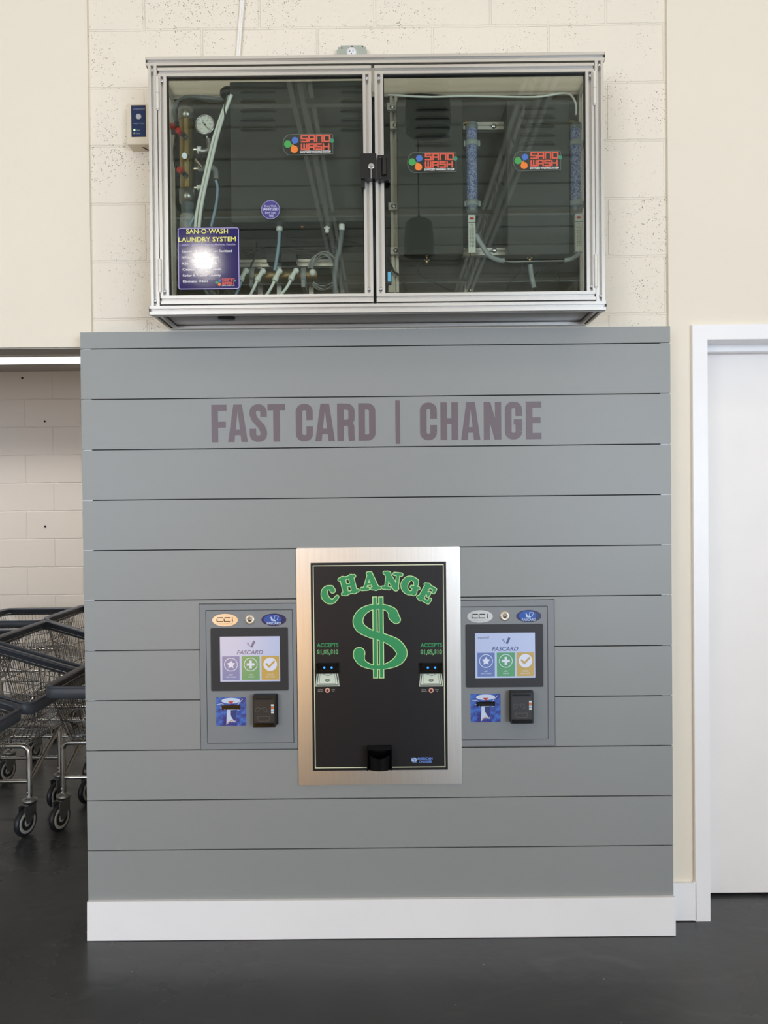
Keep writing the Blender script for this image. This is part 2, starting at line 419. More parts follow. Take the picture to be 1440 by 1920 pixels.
# ------------------------------------------------------------------ the room
YB = 0.105          # upper block wall plane
YD = 0.094          # drywall plane
CZ = 4.75           # ceiling
struct('floor', MB().box(-6, 6, -9.5, 3.8, -0.1, 0.0), M_floor)
struct('wall_back', MB().box(-1.02, 1.05, YB, YB+0.15, 1.95, CZ), M_block, 'porous painted block wall behind the cabinet')
struct('wall_left_front', MB().box(-6, -1.0, YD, YD+0.10, 2.048, CZ), M_dry, 'smooth drywall above the cart bay')
struct('wall_partition', MB().box(-0.98, 1.04, YD+0.02, YD+0.10, 0.0, 1.94), M_dry)
w = MB().box(1.033, 1.155, YD, YD+0.14, 0, CZ).box(1.155, 6, YD, YD+0.14, 2.06, CZ).box(2.08, 6, YD, YD+0.14, 0, 2.06)
struct('wall_right_front', w, M_dry, 'smooth drywall around the white door')
struct('wall_recess_back', MB().box(-6, -0.9, 3.475, 3.6, 0, 2.56), M_blockr, 'painted block wall at the back of the cart bay')
struct('wall_recess_right', MB().box(-0.98, -0.90, 0.2, 3.475, 0, 2.56), M_dry)
struct('ceiling_recess', MB().box(-6, -0.9, 0.194, 3.6, 2.56, 2.62), M_rceil)
struct('wall_left', MB().box(-6.1, -6, -9.5, 3.6, 0, CZ), M_dry)
struct('wall_right', MB().box(6, 6.1, -9.5, 0.25, 0, CZ), M_dry)
w = MB().box(-6, -5.6, -9.6, -9.5, 0, CZ).box(5.8, 6, -9.6, -9.5, 0, CZ).box(-2.4, 2.6, -9.6, -9.5, 0, CZ)
for xa, xb in ((-5.6, -2.4), (2.6, 5.8)): w.box(xa, xb, -9.6, -9.5, 0, 0.3).box(xa, xb, -9.6, -9.5, 3.1, CZ)
struct('wall_rear', w, M_dry)
for i, (xa, xb) in enumerate(((-5.6, -2.4), (2.6, 5.8))):
    xm = (xa+xb)/2
    struct('window_%d' % (i+1), MB().box(xa, xb, -9.58, -9.52, 3.04, 3.1).box(xa, xb, -9.58, -9.52, 0.3, 0.36).box(xa, xa+.06, -9.58, -9.52, 0.3, 3.1).box(xb-.06, xb, -9.58, -9.52, 0.3, 3.1).box(xm-.03, xm+.03, -9.58, -9.52, 0.3, 3.1), M_alu)
struct('ceiling', MB().box(-6, 6, -9.5, 0.2, CZ, CZ+0.1), M_ceil)
# ribs of the metal roof deck
rb = MB()
y = -9.3
while y < 0: rb.box(-6, 6, y, y+0.05, CZ-0.015, CZ); y += 0.62
struct('trim_5', rb, M_ceil, 'ribs of the metal roof deck')
# open web joists
def joist(x):
    b = MB()
    for dx in (-0.045, 0.02):
        b.box(x+dx, x+dx+0.03, -9.4, 0.05, 4.26, 4.30); b.box(x+dx, x+dx+0.03, -9.4, 0.05, 4.66, 4.70)
    yy = -9.3; up = True
    while yy < -0.4:
        b.cyl((x, yy, 4.28 if up else 4.68), (x, yy+0.45, 4.68 if up else 4.28), 0.011, 6); yy += 0.45; up = not up
    return b
for i, x in enumerate((-3.95, -2.25, -0.55, 1.15, 2.85, 4.55)):
    struct('trim_%d' % (i+6), joist(x), M_joist, 'open web steel roof joist')
b = MB()
for yy in (-7.5, -5.2, -3.1): b.box(-6, 6, yy, yy+0.05, 4.30, 4.34)
struct('trim_12', b, M_joist, 'bridging across the joists')

# small holes and patches in the recess wall
b = MB()
for px, py in ((42, 709), (84, 790), (85, 987)):
    p = at(px, py, 3.475); b.cyl((p[0], 3.470, p[2]), (p[0], 3.478, p[2]), 0.008, 10)
tag(b.build('wall_hole', M_gap, bpy.data.objects['wall_recess_back']), None, None)

# door on the right
b = MB()
DX0, DZ0 = 1.111, 2.102
yf = YD-0.014
CW = 0.052
b.prism([(DX0, 0.0), (DX0+CW, 0.0), (DX0+CW, DZ0-CW), (DX0, DZ0)], yf, YD)
b.prism([(DX0, DZ0), (DX0+CW, DZ0-CW), (2.14-CW, DZ0-CW), (2.14, DZ0)], yf, YD)
b.prism([(2.14-CW, 0.0), (2.14, 0.0), (2.14, DZ0), (2.14-CW, DZ0-CW)], yf, YD)
struct('trim_1', b, M_white, 'white mitred door casing')
b = MB().box(1.150, 1.165, YD, 0.27, 0, 2.056).box(2.07, 2.085, YD, 0.27, 0, 2.056).box(1.150, 2.085, YD, 0.30, 2.054, 2.075)
b.box(1.165, 2.07, 0.20, 0.24, 2.030, 2.056).box(1.165, 1.180, 0.215, 0.25, 0, 2.04)
struct('trim_2', b, M_white, 'door jamb and stop')
dr = struct('door_1', MB().box(1.17, 2.065, 0.255, 0.295, 0.012, 2.048), M_door)
struct('baseboard_right', MB().box(1.005, DX0+0.002, yf, YD, 0.004, 0.137), M_white)
struct('wall_door_back', MB().box(1.0, 2.3, 0.34, 0.36, 0, 2.2), M_gap)
struct('baseboard_corner', MB().box(1.105, 1.163, yf+0.0005, YD, 0.003, 0.14), M_white)
struct('wall_left_return', MB().box(-6, -0.99, YD, YD+0.10, 2.045, 2.050), M_rceil)

# ------------------------------------------------------------------ shiplap feature wall
U = 0.1716; X0P, X1P = -1.003, 1.003
BZ = 0.1356
struct('wall_feature_core', MB().box(X0P+0.03, X1P-0.03, 0.018, 0.09, 0, 2.06), M_gap)
struct('trim_3', MB().box(X0P+0.003, X0P+0.03, 0.012, 0.09, 0, 2.07).box(X1P-0.03, X1P-0.002, 0.012, 0.092, 0, 2.07), M_white, 'white corner strips behind the boards')
kiosk_open = []
edges = [BZ + k*U for k in range(12)] + [2.080]
for k in range(12):
    z0 = edges[k] + 0.0018; z1 = edges[k+1] - (0.0018 if k < 11 else 0)
    if k == 0: z0 = edges[0]-0.004
    o = MB().box(X0P, X1P, 0.0, 0.0145, z0, z1).build('trim_board', M_grey)
    o['kind'] = 'structure'
    o.name = 'wall_board_%d' % (k+1)
struct('baseboard_feature', MB().prism([(X0P-0.002, 0.002), (X1P+0.003, 0.002), (X1P+0.003, BZ-0.001), (X0P, BZ+0.001)], -0.012, 0.09), M_white)

# vinyl words on the boards ----------------------------------------
S = 1440/650.0
def LX(x): return 380+x/S
def LY(y): return 740+y/S
def letters():
    b = MB(); Y = -0.0006
    top, bot = 45.0, 198.0; t = 27.0
    def P(x, y, sl):   # crop coords to world, undo the camera tilt
        p = at(LX(x), LY(y), 0); return (p[0], p[2])
    def G(ch, x0, x1, yc=None):
        # glyph box in world units: flat, not tilted
        a = at(LX(x0), LY(122), 0); c = at(LX(x1), LY(122), 0)
        zt, zb = 1.8295+LZ, 1.7015+LZ
        X0, X1 = a[0], c[0]; T = 0.0222; h = T/2
        A, B = X0+h, X1-h; Zt, Zb = zt-h, zb+h; M = (zt+zb)/2
        def s(pts, w=T): stroke(b, pts, w, Y)
        def R(x0_, x1_, z0_, z1_): b.flat([(x0_, z0_), (x1_, z0_), (x1_, z1_), (x0_, z1_)], Y)
        rx = min(0.016, (B-A)/2)
        if ch == 'F':
            R(X0, X0+T, zb, zt); R(X0, X1, zt-T*.95, zt); R(X0, X1-0.003, M-0.014, M+0.006)
        elif ch == 'E':
            R(X0, X0+T, zb, zt); R(X0, X1, zt-T*.95, zt); R(X0, X1-0.003, M-0.010, M+0.010); R(X0, X1, zb, zb+T*.95)
        elif ch == 'T':
            R(X0, X1, zt-T*.95, zt); c_ = (X0+X1)/2; R(c_-h, c_+h, zb, zt)
        elif ch == 'H':
            R(X0, X0+T, zb, zt); R(X1-T, X1, zb, zt); R(X0, X1, M-0.010, M+0.010)
        elif ch == 'N':
            R(X0, X0+T*.93, zb, zt); R(X1-T*.93, X1, zb, zt)
            b.flat([(X0, zt), (X1-T*1.0, zb), (X1, zb), (X0+T*1.0, zt)], Y)
        elif ch == 'A':
            c_ = (X0+X1)/2
            b.flat([(X0, zb), (X0+T*.98, zb), (c_+0.001, zt-0.012), (c_-0.001, zt), (c_-0.0145, zt)], Y)
            b.flat([(X1-T*.98, zb), (X1, zb), (c_+0.0145, zt), (c_-0.001, zt), (c_-0.001, zt-0.012)], Y)
            R(X0+0.018, X1-0.018, zb+0.024, zb+0.043)
        elif ch in 'CG':
            s(arc(B-rx, Zt-rx, rx, rx, 0, 90)+arc(A+rx, Zt-rx, rx, rx, 90, 180)+arc(A+rx, Zb+rx, rx, rx, 180, 270)+arc(B-rx, Zb+rx, rx, rx, 270, 360))
            R(X1-T, X1, Zt-rx-(0.028 if ch == 'C' else 0.022), Zt-rx+.0002)
            if ch == 'C': R(X1-T, X1, Zb+rx, Zb+rx+0.024)
            else:
                R(X1-T, X1, Zb+rx, M+0.004); R((X0+X1)/2+0.001, X1, M-0.014, M+0.004)
        elif ch == 'D':
            R(X0, X0+T, zb, zt)
            s([(X0, Zt)]+arc(B-rx, Zt-rx, rx, rx, 90, 0)+arc(B-rx, Zb+rx, rx, rx, 0, -90)+[(X0, Zb)], T*.97)
        elif ch == 'R':
            R(X0, X0+T, zb, zt)
            s([(X0, Zt)]+arc(B-rx, Zt-rx, rx, rx, 90, 0)+arc(B-rx, M+rx-0.002, rx, rx, 0, -90)+[(X0, M-0.002)], T*.95)
            s(arc(B-rx-0.001, M-rx-0.002, rx, rx, 90, 0)+[(B-0.001, zb+0.02), (B+0.001, zb)], T*.95)
        elif ch == 'S':
            s([(B, Zt-rx-0.016)]+arc(B-rx, Zt-rx, rx, rx, 0, 90)+arc(A+rx, Zt-rx, rx, rx, 90, 180)+[(A, M+0.030), (A+0.006, M+0.014), (B-0.006, M-0.014), (B, M-0.030)]
              + arc(B-rx, Zb+rx, rx, rx, 0, -90)+arc(A+rx, Zb+rx, rx, rx, 270, 180)+[(A, Zb+rx+0.018)])
        elif ch == '|':
            b.flat([(X0, zb-0.012), (X1, zb-0.012), (X1, zt+0.008), (X0, zt+0.008)], Y)
    LZ = 0
    for ch, x0, x1 in (('F', 37, 100), ('A', 105, 187), ('S', 195, 267), ('T', 270, 344), ('C', 387, 458), ('A', 467, 549), ('R', 559, 632), ('D', 647, 718),
                       ('|', 801, 820), ('C', 903, 973), ('H', 988, 1061), ('A', 1074, 1153), ('N', 1168, 1240), ('G', 1256, 1327), ('E', 1343, 1407)):
        G(ch, x0, x1)
    return b
o = letters().build('wall_lettering', M_letter)
tag(o, 'large mauve vinyl words FAST CARD | CHANGE on the grey boards', 'sign lettering')

# ------------------------------------------------------------------ aluminium profile
def prof_pts(w, slot=0.009, dp=0.0115, sides='tblr'):
    h = w/2; s = slot/2
    def side(rot, cut):
        pts = [(-h, -h)]
        if cut: pts += [(-s, -h), (-s, -h+dp), (s, -h+dp), (s, -h)]
        c, q = math.cos(rot), math.sin(rot)
        return [(x*c-y*q, x*q+y*c) for x, y in pts]
    o = []
    for rot, k in ((0, 'b'), (PI/2, 'r'), (PI, 't'), (-PI/2, 'l')): o += side(rot, k in sides)
    return o
def rail(p0, p1, w=0.028, slot=0.0095):
    """slotted bar between two axis aligned points"""
    mb = MB(); p0, p1 = Vector(p0), Vector(p1); d = (p1-p0); ax = max(range(3), key=lambda i: abs(d[i]))
    pts = prof_pts(w, slot); n = len(pts); vs = []
    for p in (p0, p1):
        for a, b in pts:
            v = [p[0], p[1], p[2]]; i, j = [k for k in range(3) if k != ax]; v[i] += a; v[j] += b; vs.append(v)
    fs = [(i, (i+1) % n, n+(i+1) % n, n+i) for i in range(n)]
    mb.add(vs, fs)
    # end caps: black core plate set between
    mb.add(vs, [tuple(range(n)), tuple(range(2*n-1, n-1, -1))])
    return mb

# ------------------------------------------------------------------ wall cabinet
YF = -0.129; W = 0.028; H = W/2
yc = YF+H; yb = YB-H-0.001
cab = thing('wall_cabinet', 'aluminium framed glass door cabinet full of plumbing above the grey boards', 'cabinet', (0.012, 0.0, 2.106))
CX0, CX1, CZ0, CZ1 = -0.727, 0.750, 2.106, 2.934
for z, n_ in ((CZ1-H, 'top_rail'), (CZ0+H, 'bottom_rail')):
    rail((CX0, yc, z), (CX1, yc, z)).build(n_, M_alu, cab)
    rail((CX0+0.003, yb, z), (CX1-0.003, yb, z)).build(n_, M_alu, cab)
for x in (CX0+0.006+H, CX1-0.004-H):
    for y_ in (yc, yb): rail((x, y_, CZ0+W), (x, y_, CZ1-W)).build('post', M_alu, cab)
    for z in (CZ1-H, CZ0+H): rail((x, yc+H, z), (x, yb-H, z)).build('side_rail', M_alu, cab)
for x in (CX0-0.0015, CX1):
    for z in (CZ1-W, CZ0): MB().box(x, x+0.0015, YF+0.001, YF+W-0.001, z+0.001, z+W-0.001).build('end_cap', M_black, cab)
MB().box(CX0+W+0.006, CX1-W-0.006, yb+0.002, yb+0.006, CZ0+W-0.01, CZ1-W+0.01).build('back_panel', M_chard, cab)
MB().box(CX0+W, CX1-W, yc+H-0.004, yb-H+0.004, CZ1-0.016, CZ1-0.012).build('top_panel', M_topac, cab)
MB().box(CX0+W, CX1-W, yc+H-0.004, yb-H+0.004, CZ0+0.012, CZ0+0.016).build('bottom_panel', mat('grey_acrylic_sheet', (128, 127, 126), 0.25), cab)
for x in (CX0+0.006+H, CX1-0.004-H):
    MB().box(x-0.002, x+0.002, yc+H-0.004, yb-H+0.004, CZ0+W, CZ1-W).build('side_panel', M_topac, cab)
p = at(437, 601, 0); gx = -0.498
MB().lathe([(0.001, -0.004), (0.027, -0.004), (0.030, 0.0), (0.030, 0.004)], (gx, -0.028, CZ0+0.010), 'z', 24).build('grommet', M_black, cab)
def screw(b, x, z, y=YF+0.002, r=0.0055):
    b.lathe([(r*.35, 0.003), (r*.45, 0.0), (r, -0.001), (r*.8, -0.003), (r*.4, -0.004), (r*.35, 0.0)], (x, y, z), 'y', 12)
for x in (CX0+0.006+H, CX1-0.004-H):
    for z in (CZ1-W-0.016, CZ0+W+0.016):
        b = MB(); screw(b, x, z, YF+0.001); b.build('screw', M_bolt, cab)
def cab_door(x0, x1, hinge_left):
    z0, z1 = 2.139, 2.899
    r = rail((x0, yc, z1-H), (x1, yc, z1-H))
    for q in (rail((x0, yc, z0+H), (x1, yc, z0+H)), rail((x0+H, yc, z0+W), (x0+H, yc, z1-W)), rail((x1-H, yc, z0+W), (x1-H, yc, z1-W))):
        r.add(q.v, q.f)
    d = r.build('door', M_alu, cab)
    MB().box(x0+W-0.006, x1-W+0.006, yc-0.002, yc+0.002, z0+W-0.006, z1-W+0.006).build('glass_pane', M_glass, d)
    g = MB()
    for (a, c, e, f) in ((x0+W, x0+W+0.003, z0+W, z1-W), (x1-W-0.003, x1-W, z0+W, z1-W), (x0+W, x1-W, z1-W-0.003, z1-W), (x0+W, x1-W, z0+W, z0+W+0.002)):
        g.box(a, c, yc-0.006, yc+0.006, e, f)
    g.build('gasket', M_black, d)
    for xx in (x0+H, x1-H):
        for zz in (z1-W-0.014, z0+W+0.014):
            b = MB(); screw(b, xx, zz); b.build('screw', M_bolt, d)
    hx = x0-0.0005 if hinge_left else x1+0.0005
    for za, zb_ in ((2.868, 2.765), (2.283, 2.180)):
        b = MB().cyl((hx, YF-0.002, zb_), (hx, YF-0.002, (za+zb_)/2-0.0006), 0.0058, 14).cyl((hx, YF-0.002, (za+zb_)/2+0.0006), (hx, YF-0.002, za), 0.0058, 14)
        b.cyl((hx, YF-0.002, zb_-0.004), (hx, YF-0.002, za+0.002), 0.004, 10)
        b.build('hinge', mat('pale_hinge', (228, 226, 220), 0.35, 0.3), d)
    return d
d1 = cab_door(-0.690, -0.0015, True); d2 = cab_door(0.0085, 0.716, False)
# latch
X0, X1, Z0, Z1 = rect(675.5, 289, 706, 336, YF-0.02)
lk = MB().prism(rrect(X0, X1, Z0, Z1, 0.004), YF-0.026, YF-0.0005)
lk.box(X0+0.003, X0+0.014, YF-0.016, YF-0.001, Z0-0.024, Z0)
lk = lk.build('latch', M_black, d1)
p = at(696, 311, YF-0.03)
MB().lathe([(0.004, -0.001), (0.0088, -0.003), (0.0105, 0.0), (0.0105, 0.003)], (p[0], YF-0.0265, p[2]), 'y', 20).build('keyhole', M_bolt, d1)
b = MB().box(p[0]-0.0012, p[0]+0.0012, YF-0.033, YF-0.028, p[2]-0.003, p[2]+0.008).prism([(p[0]-0.0016, p[2]-0.002), (p[0]+0.0016, p[2]-0.002), (p[0]+0.0024, p[2]-0.040), (p[0]-0.0024, p[2]-0.042)], YF-0.034, YF-0.032)
b.build('key', M_bolt, d1)
X0, X1, Z0, Z1 = rect(707.5, 290, 731, 338, YF-0.02)
b = MB().prism(rrect(X0, X1, Z0, Z1, 0.003), YF-0.018, YF-0.0005)
b.cyl((X0+0.022, YF-0.018, Z0+0.016), (X0+0.022, YF-0.018, Z1-0.012), 0.009, 14)
b.build('latch_keeper', M_black, d2)
for z in (Z0+0.009, Z1-0.009): MB().lathe([(0.001, -0.003), (0.004, -0.002), (0.004, 0.001)], (X0+0.010, YF-0.0185, z), 'y', 12).build('screw', mat('dark_screw', (90, 90, 92), 0.3, 0.8), d2)

# ------------------------------------------------------------------ stickers
def swirl(fx, fz, s, parent, Y):
    """three comma shaped drops"""
    for (cx, cy, r, a, mt, nm) in ((480, 300, 56, 0, M_printb, 'blue_drop'), (355, 362, 62, 120, M_printg, 'green_drop'), (465, 448, 62, 240, M_printo, 'orange_drop')):
        b = MB(); b.flat(ell(fx(cx), fz(cy), r*s, r*s, 24), Y)
        ang = math.radians(90-a*1.0)
        # tail curls to the middle
        tx, ty = 445, 362
        pts = [(cx+(tx-cx)*t+18*math.sin(t*PI)*math.cos(math.radians(a-20)), cy+(ty-cy)*t+18*math.sin(t*PI)*math.sin(math.radians(a-20))) for t in (0, .25, .5, .75, 1)]
        stroke(b, [(fx(x), fz(y)) for x, y in pts], [r*1.6*s, r*1.25*s, r*.85*s, r*.5*s, r*.12*s], Y)
        b.build(nm, mt, parent)
TG = {  # squarish techno capitals, unit box
 'S': [[(1, 1), (0, 1), (0, .52), (1, .52), (1, 0), (0, 0)]],
 'A': [[(0, 0), (0, 1), (1, 1), (1, 0)], [(0, .42), (1, .42)]],
 'N': [[(0, 0), (0, 1), (1, 1), (1, 0)]],
 'O': [[(0, 0), (0, 1), (1, 1), (1, 0), (0, 0)]],
 'W': [[(0, 1), (0, 0), (1, 0), (1, 1)], [(.5, 0), (.5, 1)]],
 'H': [[(0, 0), (0, 1)], [(1, 0), (1, 1)], [(0, .5), (1, .5)]]}
def techno(b, word, x0, x1, z0, z1, Y, t):
    n = len(word); pitch = (x1-x0)/n; gap = t*0.28
    for i, ch in enumerate(word):
        a = x0+i*pitch+t/2; c = a+pitch-t-gap
        for pl in TG[ch]:
            stroke(b, [(a+(c-a)*u, z0+t/2+(z1-z0-t)*v) for u, v in pl], t, Y, 'round')
def sano_logo(x0, y0, x1, y1, Y, parent, outline=True):
    X0, X1, Z0, Z1 = rect(x0, y0, x1, y1, Y)
    s = (X1-X0)/865.0; sz = (Z1-Z0)/355.0
    fx = lambda x: X0+(x-275)*s
    fz = lambda y: Z1-(y-195)*sz
    if outline:
        b = MB(); L = arc(fx(400), fz(372), 125*s, 172*sz, 90, 270, 14)
        stroke(b, [(fx(1080), fz(200))]+L+[(fx(1115), fz(530)), (fx(1115), fz(215)), (fx(1080), fz(200))], 6*s, Y)
        b.build('outline', mat('sticker_edge', (120, 128, 118), 0.4), parent)
    swirl(fx, fz, s, parent, Y-0.0001)
    b = MB(); techno(b, 'SANO', fx(575), fx(1085), fz(338), fz(212), Y-0.0001, 27*s); techno(b, 'WASH', fx(575), fx(1068), fz(466), fz(352), Y-0.0001, 27*s)
    b.build('red_lettering', M_printr, parent)
    b = MB(); text(b, 'SANITIZED WASHING SYSTEM', fx(565), fx(1080), fz(512), 36*sz, Y-0.0001, 0.02, 0.3); b.build('tagline', M_printw, parent)
    b = MB(); b.flat(ell(fx(1100), fz(312), 38*s, 38*sz, 18), Y-0.0002); b.build('green_dot', mat('sticker_teal', (56, 140, 110), 0.4), parent)
YG = yc-0.0024
clearm = glass_mat('clear_sticker_film', (0.86, 0.86, 0.86), 0.12)
for (q, lab) in (((530.5, 251, 626.7, 291), 'clear sticker with red logo lettering on the left glass door'),
                 ((764, 285, 858, 324), 'clear sticker with red logo lettering, left one on the right glass door'),
                 ((962.7, 283, 1054, 321), 'clear sticker with red logo lettering, right one on the right glass door')):
    X0, X1, Z0, Z1 = rect(*q, YG)
    t = thing('logo_sticker', lab, 'sticker', ((X0+X1)/2, YG, Z0), 'logo stickers on the cabinet glass')
    r_ = (Z1-Z0)/2
    MB().prism(arc(X0+r_, (Z0+Z1)/2, r_, r_, 90, 270, 12)+[(X1-0.008, Z0), (X1-0.008, Z1)], YG-0.0003, YG-0.0001).build('film', clearm, t)
    sano_logo(*q, YG-0.0006, t)
# round sticker
p = at(507.3, 393.3, YG)
t = thing('round_sticker', 'round purple sticker reading Every Wash SANITIZED Every Load on the left glass', 'sticker', (p[0], YG, p[2]-0.03))
M_purp = mat('purple_sign_face', (48, 40, 112), 0.3, bump=0.0, coat=0.3)
r_ = 17.6/578
MB().prism(ell(p[0], p[2], r_, r_, 40), YG-0.0004, YG-0.0001).build('disc', mat('sticker_rim', (150, 145, 190), 0.4), t)
MB().flat(ell(p[0], p[2], r_*.93, r_*.93, 40), YG-0.0006).build('face', mat('sticker_purple', (64, 58, 132), 0.4), t)
b = MB()
text(b, 'Every Wash', p[0]-r_*.62, p[0]+r_*.62, p[2]+r_*.28, r_*.22, YG-0.0009, 0.01)
text(b, 'SANITIZED', p[0]-r_*.86, p[0]+r_*.86, p[2]-r_*.08, r_*.26, YG-0.0009, 0.04)
text(b, 'Every Load', p[0]-r_*.58, p[0]+r_*.58, p[2]-r_*.42, r_*.22, YG-0.0009, 0.01)
text(b, 'SANO', p[0]-r_*.15, p[0]+r_*.35, p[2]-r_*.66, r_*.13, YG-0.0009, 0.03); text(b, 'WASH', p[0]-r_*.15, p[0]+r_*.35, p[2]-r_*.82, r_*.13, YG-0.0009, 0.03)
b.build('lettering', mat('print_pale', (196, 196, 222), 0.4), t)
# purple sign with an orange peel laminate
def sign_mat():
    m = mat('sign_purple_laminate', (34, 26, 92), 0.3)
    nt = m.node_tree; N = nt.nodes.new; Lk = nt.links.new; bs = nt.nodes['Principled BSDF']
    g = N('ShaderNodeNewGeometry'); n = N('ShaderNodeTexNoise'); n.inputs['Scale'].default_value = 330; n.inputs['Detail'].default_value = 2
    Lk(g.outputs['Position'], n.inputs['Vector']); bp = N('ShaderNodeBump'); bp.inputs['Strength'].default_value = 0.14; bp.inputs['Distance'].default_value = 0.0004
    Lk(n.outputs['Fac'], bp.inputs['Height']); Lk(bp.outputs[0], bs.inputs['Normal']); bs.inputs['Roughness'].default_value = 0.085
    return m
YS = YF-0.0005
X0, X1, Z0, Z1 = rect(331.5, 424, 448, 541, YS)
t = thing('information_sign', 'square purple sign reading SAN-O-WASH LAUNDRY SYSTEM on the lower left glass', 'sign', ((X0+X1)/2, YS, Z0))
MB().prism(rrect(X0, X1, Z0, Z1, 0.008), yc-0.003-0.0005, yc-0.0022).build('board', sign_mat(), t)
YS = yc-0.0036
b = MB(); w_ = 0.0022; e = 0.0025
stroke(b, rrect(X0+e, X1-e, Z0+e, Z1-e, 0.006)+rrect(X0+e, X1-e, Z0+e, Z1-e, 0.006)[:1], w_, YS); b.build('border', M_lav, t)
def sx(x): return 320+x/10.286
def sy(y): return 410+y/10.286
b = MB(); textpx(b, 'SAN-O-WASH', sx(300), sx(1103), sy(200), sy(286), YS-0.0002, 0.010); textpx(b, 'LAUNDRY SYSTEM', sx(152), sx(1255), sy(355), sy(440), YS-0.0002, 0.010)
b.build('yellow_lettering', M_printy, t)
b = MB(); textpx(b, 'Cleanest Laundry & Washing Machines Possible', sx(172), sx(1250), sy(480), sy(517), YS-0.0002, 0.004, 0.3)
b.build('slogan', M_lav, t)
b = MB()
for s_, xa, xb, ya, yb_ in (('·Laundry & Washers are Sanitized', 205, 1185, 603, 648), ('·Whiter & Brighter Colors', 205, 930, 722, 768), ('·Kills Viruses & Bacteria', 210, 900, 838, 884),
                            ('·Cleanest Washers Around', 215, 975, 953, 998), ('·Softer & Fresher Laundry', 220, 970, 1070, 1114), ('·Eliminates Odors', 220, 720, 1183, 1228)):
    textpx(b, s_, sx(xa), sx(xb), sy(ya), sy(yb_), YS-0.0002, 0.012)
b.build('white_lettering', M_printw, t)
sano_logo(sx(850), sy(1145), sx(1262), sy(1315), YS-0.0001, t, False)

# ------------------------------------------------------------------ equipment inside the cabinet
def louvre(X, Z, w, Y, h=0.007, d=0.010):
    b = MB(); n = 12; vs = []; m_ = 5
    for i in range(n+1):
        u = -1+2*i/n; k = math.sqrt(max(0, 1-abs(u)**4))
        for j in range(m_+1):
            a = PI/2*j/m_
            vs.append((X+u*w/2, Y-d*k*math.cos(a), Z+(h*1.6)*k*math.sin(a)-h/2))
    fs = [(i*(m_+1)+j, (i+1)*(m_+1)+j, (i+1)*(m_+1)+j+1, i*(m_+1)+j+1) for i in range(n) for j in range(m_)]
    b.add(vs, fs, True)
    return b
def enclosure(q, Y0, Y1, lou, label, name='equipment_enclosure', bolts=()):
    X0, X1, Z0, Z1 = rect(*q, Y0)
    t = thing(name, label, 'enclosure', ((X0+X1)/2, Y1, Z0), 'charcoal boxes inside the cabinet')
    MB().box(X0, X1, Y0, Y1, Z0, Z1, 0.004).build('body', M_char, t)
    for (lx0, lx1, ly0, ly1, n) in lou:
        for i in range(n):
            y = ly0+(ly1-ly0)*i/(n-1); a = at(lx0, y, Y0); c = at(lx1, y, Y0)
            louvre((a[0]+c[0])/2, a[2], c[0]-a[0], Y0+0.0005).build('louvre', M_char, t)
            MB().box(a[0]+0.006, c[0]-0.006, Y0-0.0004, Y0+0.001, a[2]-0.007, a[2]-0.0036).build('slot', M_gap, t)
    if bolts:
        for x, y in bolts:
            p = at(x, y, Y0); MB().lathe([(0.0005, -0.003), (0.0035, -0.0015), (0.0035, 0.0)], (p[0], Y0, p[2]), 'y', 10).build('screw', M_bolt, t)
    return t
enclosure((432, 152, 698, 416), -0.075, 0.07, ((449, 519, 172, 243, 5), (637, 700, 172, 243, 5)), 'wide charcoal louvred box behind the left glass door', bolts=((550, 222), (608, 222), (450, 394)))
enclosure((745, 187, 868, 477), -0.045, 0.07, ((777, 845, 205, 272, 5),), 'charcoal louvred box behind the right glass door, nearer the middle')
enclosure((951, 187, 1068, 477), -0.045, 0.07, ((973, 1043, 203, 270, 5),), 'charcoal louvred box between the two blue granule tubes')
X0, X1, Z0, Z1 = rect(635, 473, 686, 552, -0.03)
t = tag(MB().box(X0, X1, -0.03, 0.07, 2.135, Z1, 0.003).build('relay_box', M_char), 'small plain charcoal box in the lower right corner of the left door', 'box')

# aluminium mounting rails
def mrail(px, label, Y=-0.02, vertical=False):
    X0, X1, Z0, Z1 = rect(*px, Y)
    if vertical: b = rail(((X0+X1)/2, Y+0.012, Z0), ((X0+X1)/2, Y+0.012, Z1), 0.025, 0.007)
    else: b = rail((X0, Y+0.012, (Z0+Z1)/2), (X1, Y+0.012, (Z0+Z1)/2), 0.025, 0.007)
    return tag(b.build('mounting_rail', M_alu), label, 'rail', 'aluminium rails inside the cabinet')
mrail((733, 180, 746, 548), 'upright aluminium rail just right of the cabinet middle', 0.0, True)
mrail((868, 228, 949, 244), 'short aluminium rail behind the top of the middle blue tube', 0.02)
mrail((868, 463, 950, 480), 'short aluminium rail behind the bottom of the middle flow meter', 0.02)
mrail((449, 489, 632, 497), 'long aluminium rail above the horizontal brass manifold', 0.035)
for (x, y, lab) in ((734, 203, 'topmost of the four small brackets on the upright rail'), (740, 238, 'second bracket down on the upright rail'), (737, 389, 'third bracket down on the upright rail'), (741, 472, 'lowest of the four small brackets on the upright rail')):
    X0, X1, Z0, Z1 = rect(x-9, y-7, x+11, y+7, -0.003)
    t = thing('corner_bracket', lab, 'bracket', ((X0+X1)/2, 0, Z0), 'small brackets on the upright rail')
    MB().box(X0, X1, -0.016, -0.001, Z0, Z1, 0.002).build('plate', M_alu, t)
    b = MB().lathe([(0.002, -0.002), (0.0075, -0.003), (0.0085, 0.0), (0.0085, 0.002)], ((X0+X1)/2, -0.0165, (Z0+Z1)/2), 'y', 16); b.build('bolt', M_bolt, t)
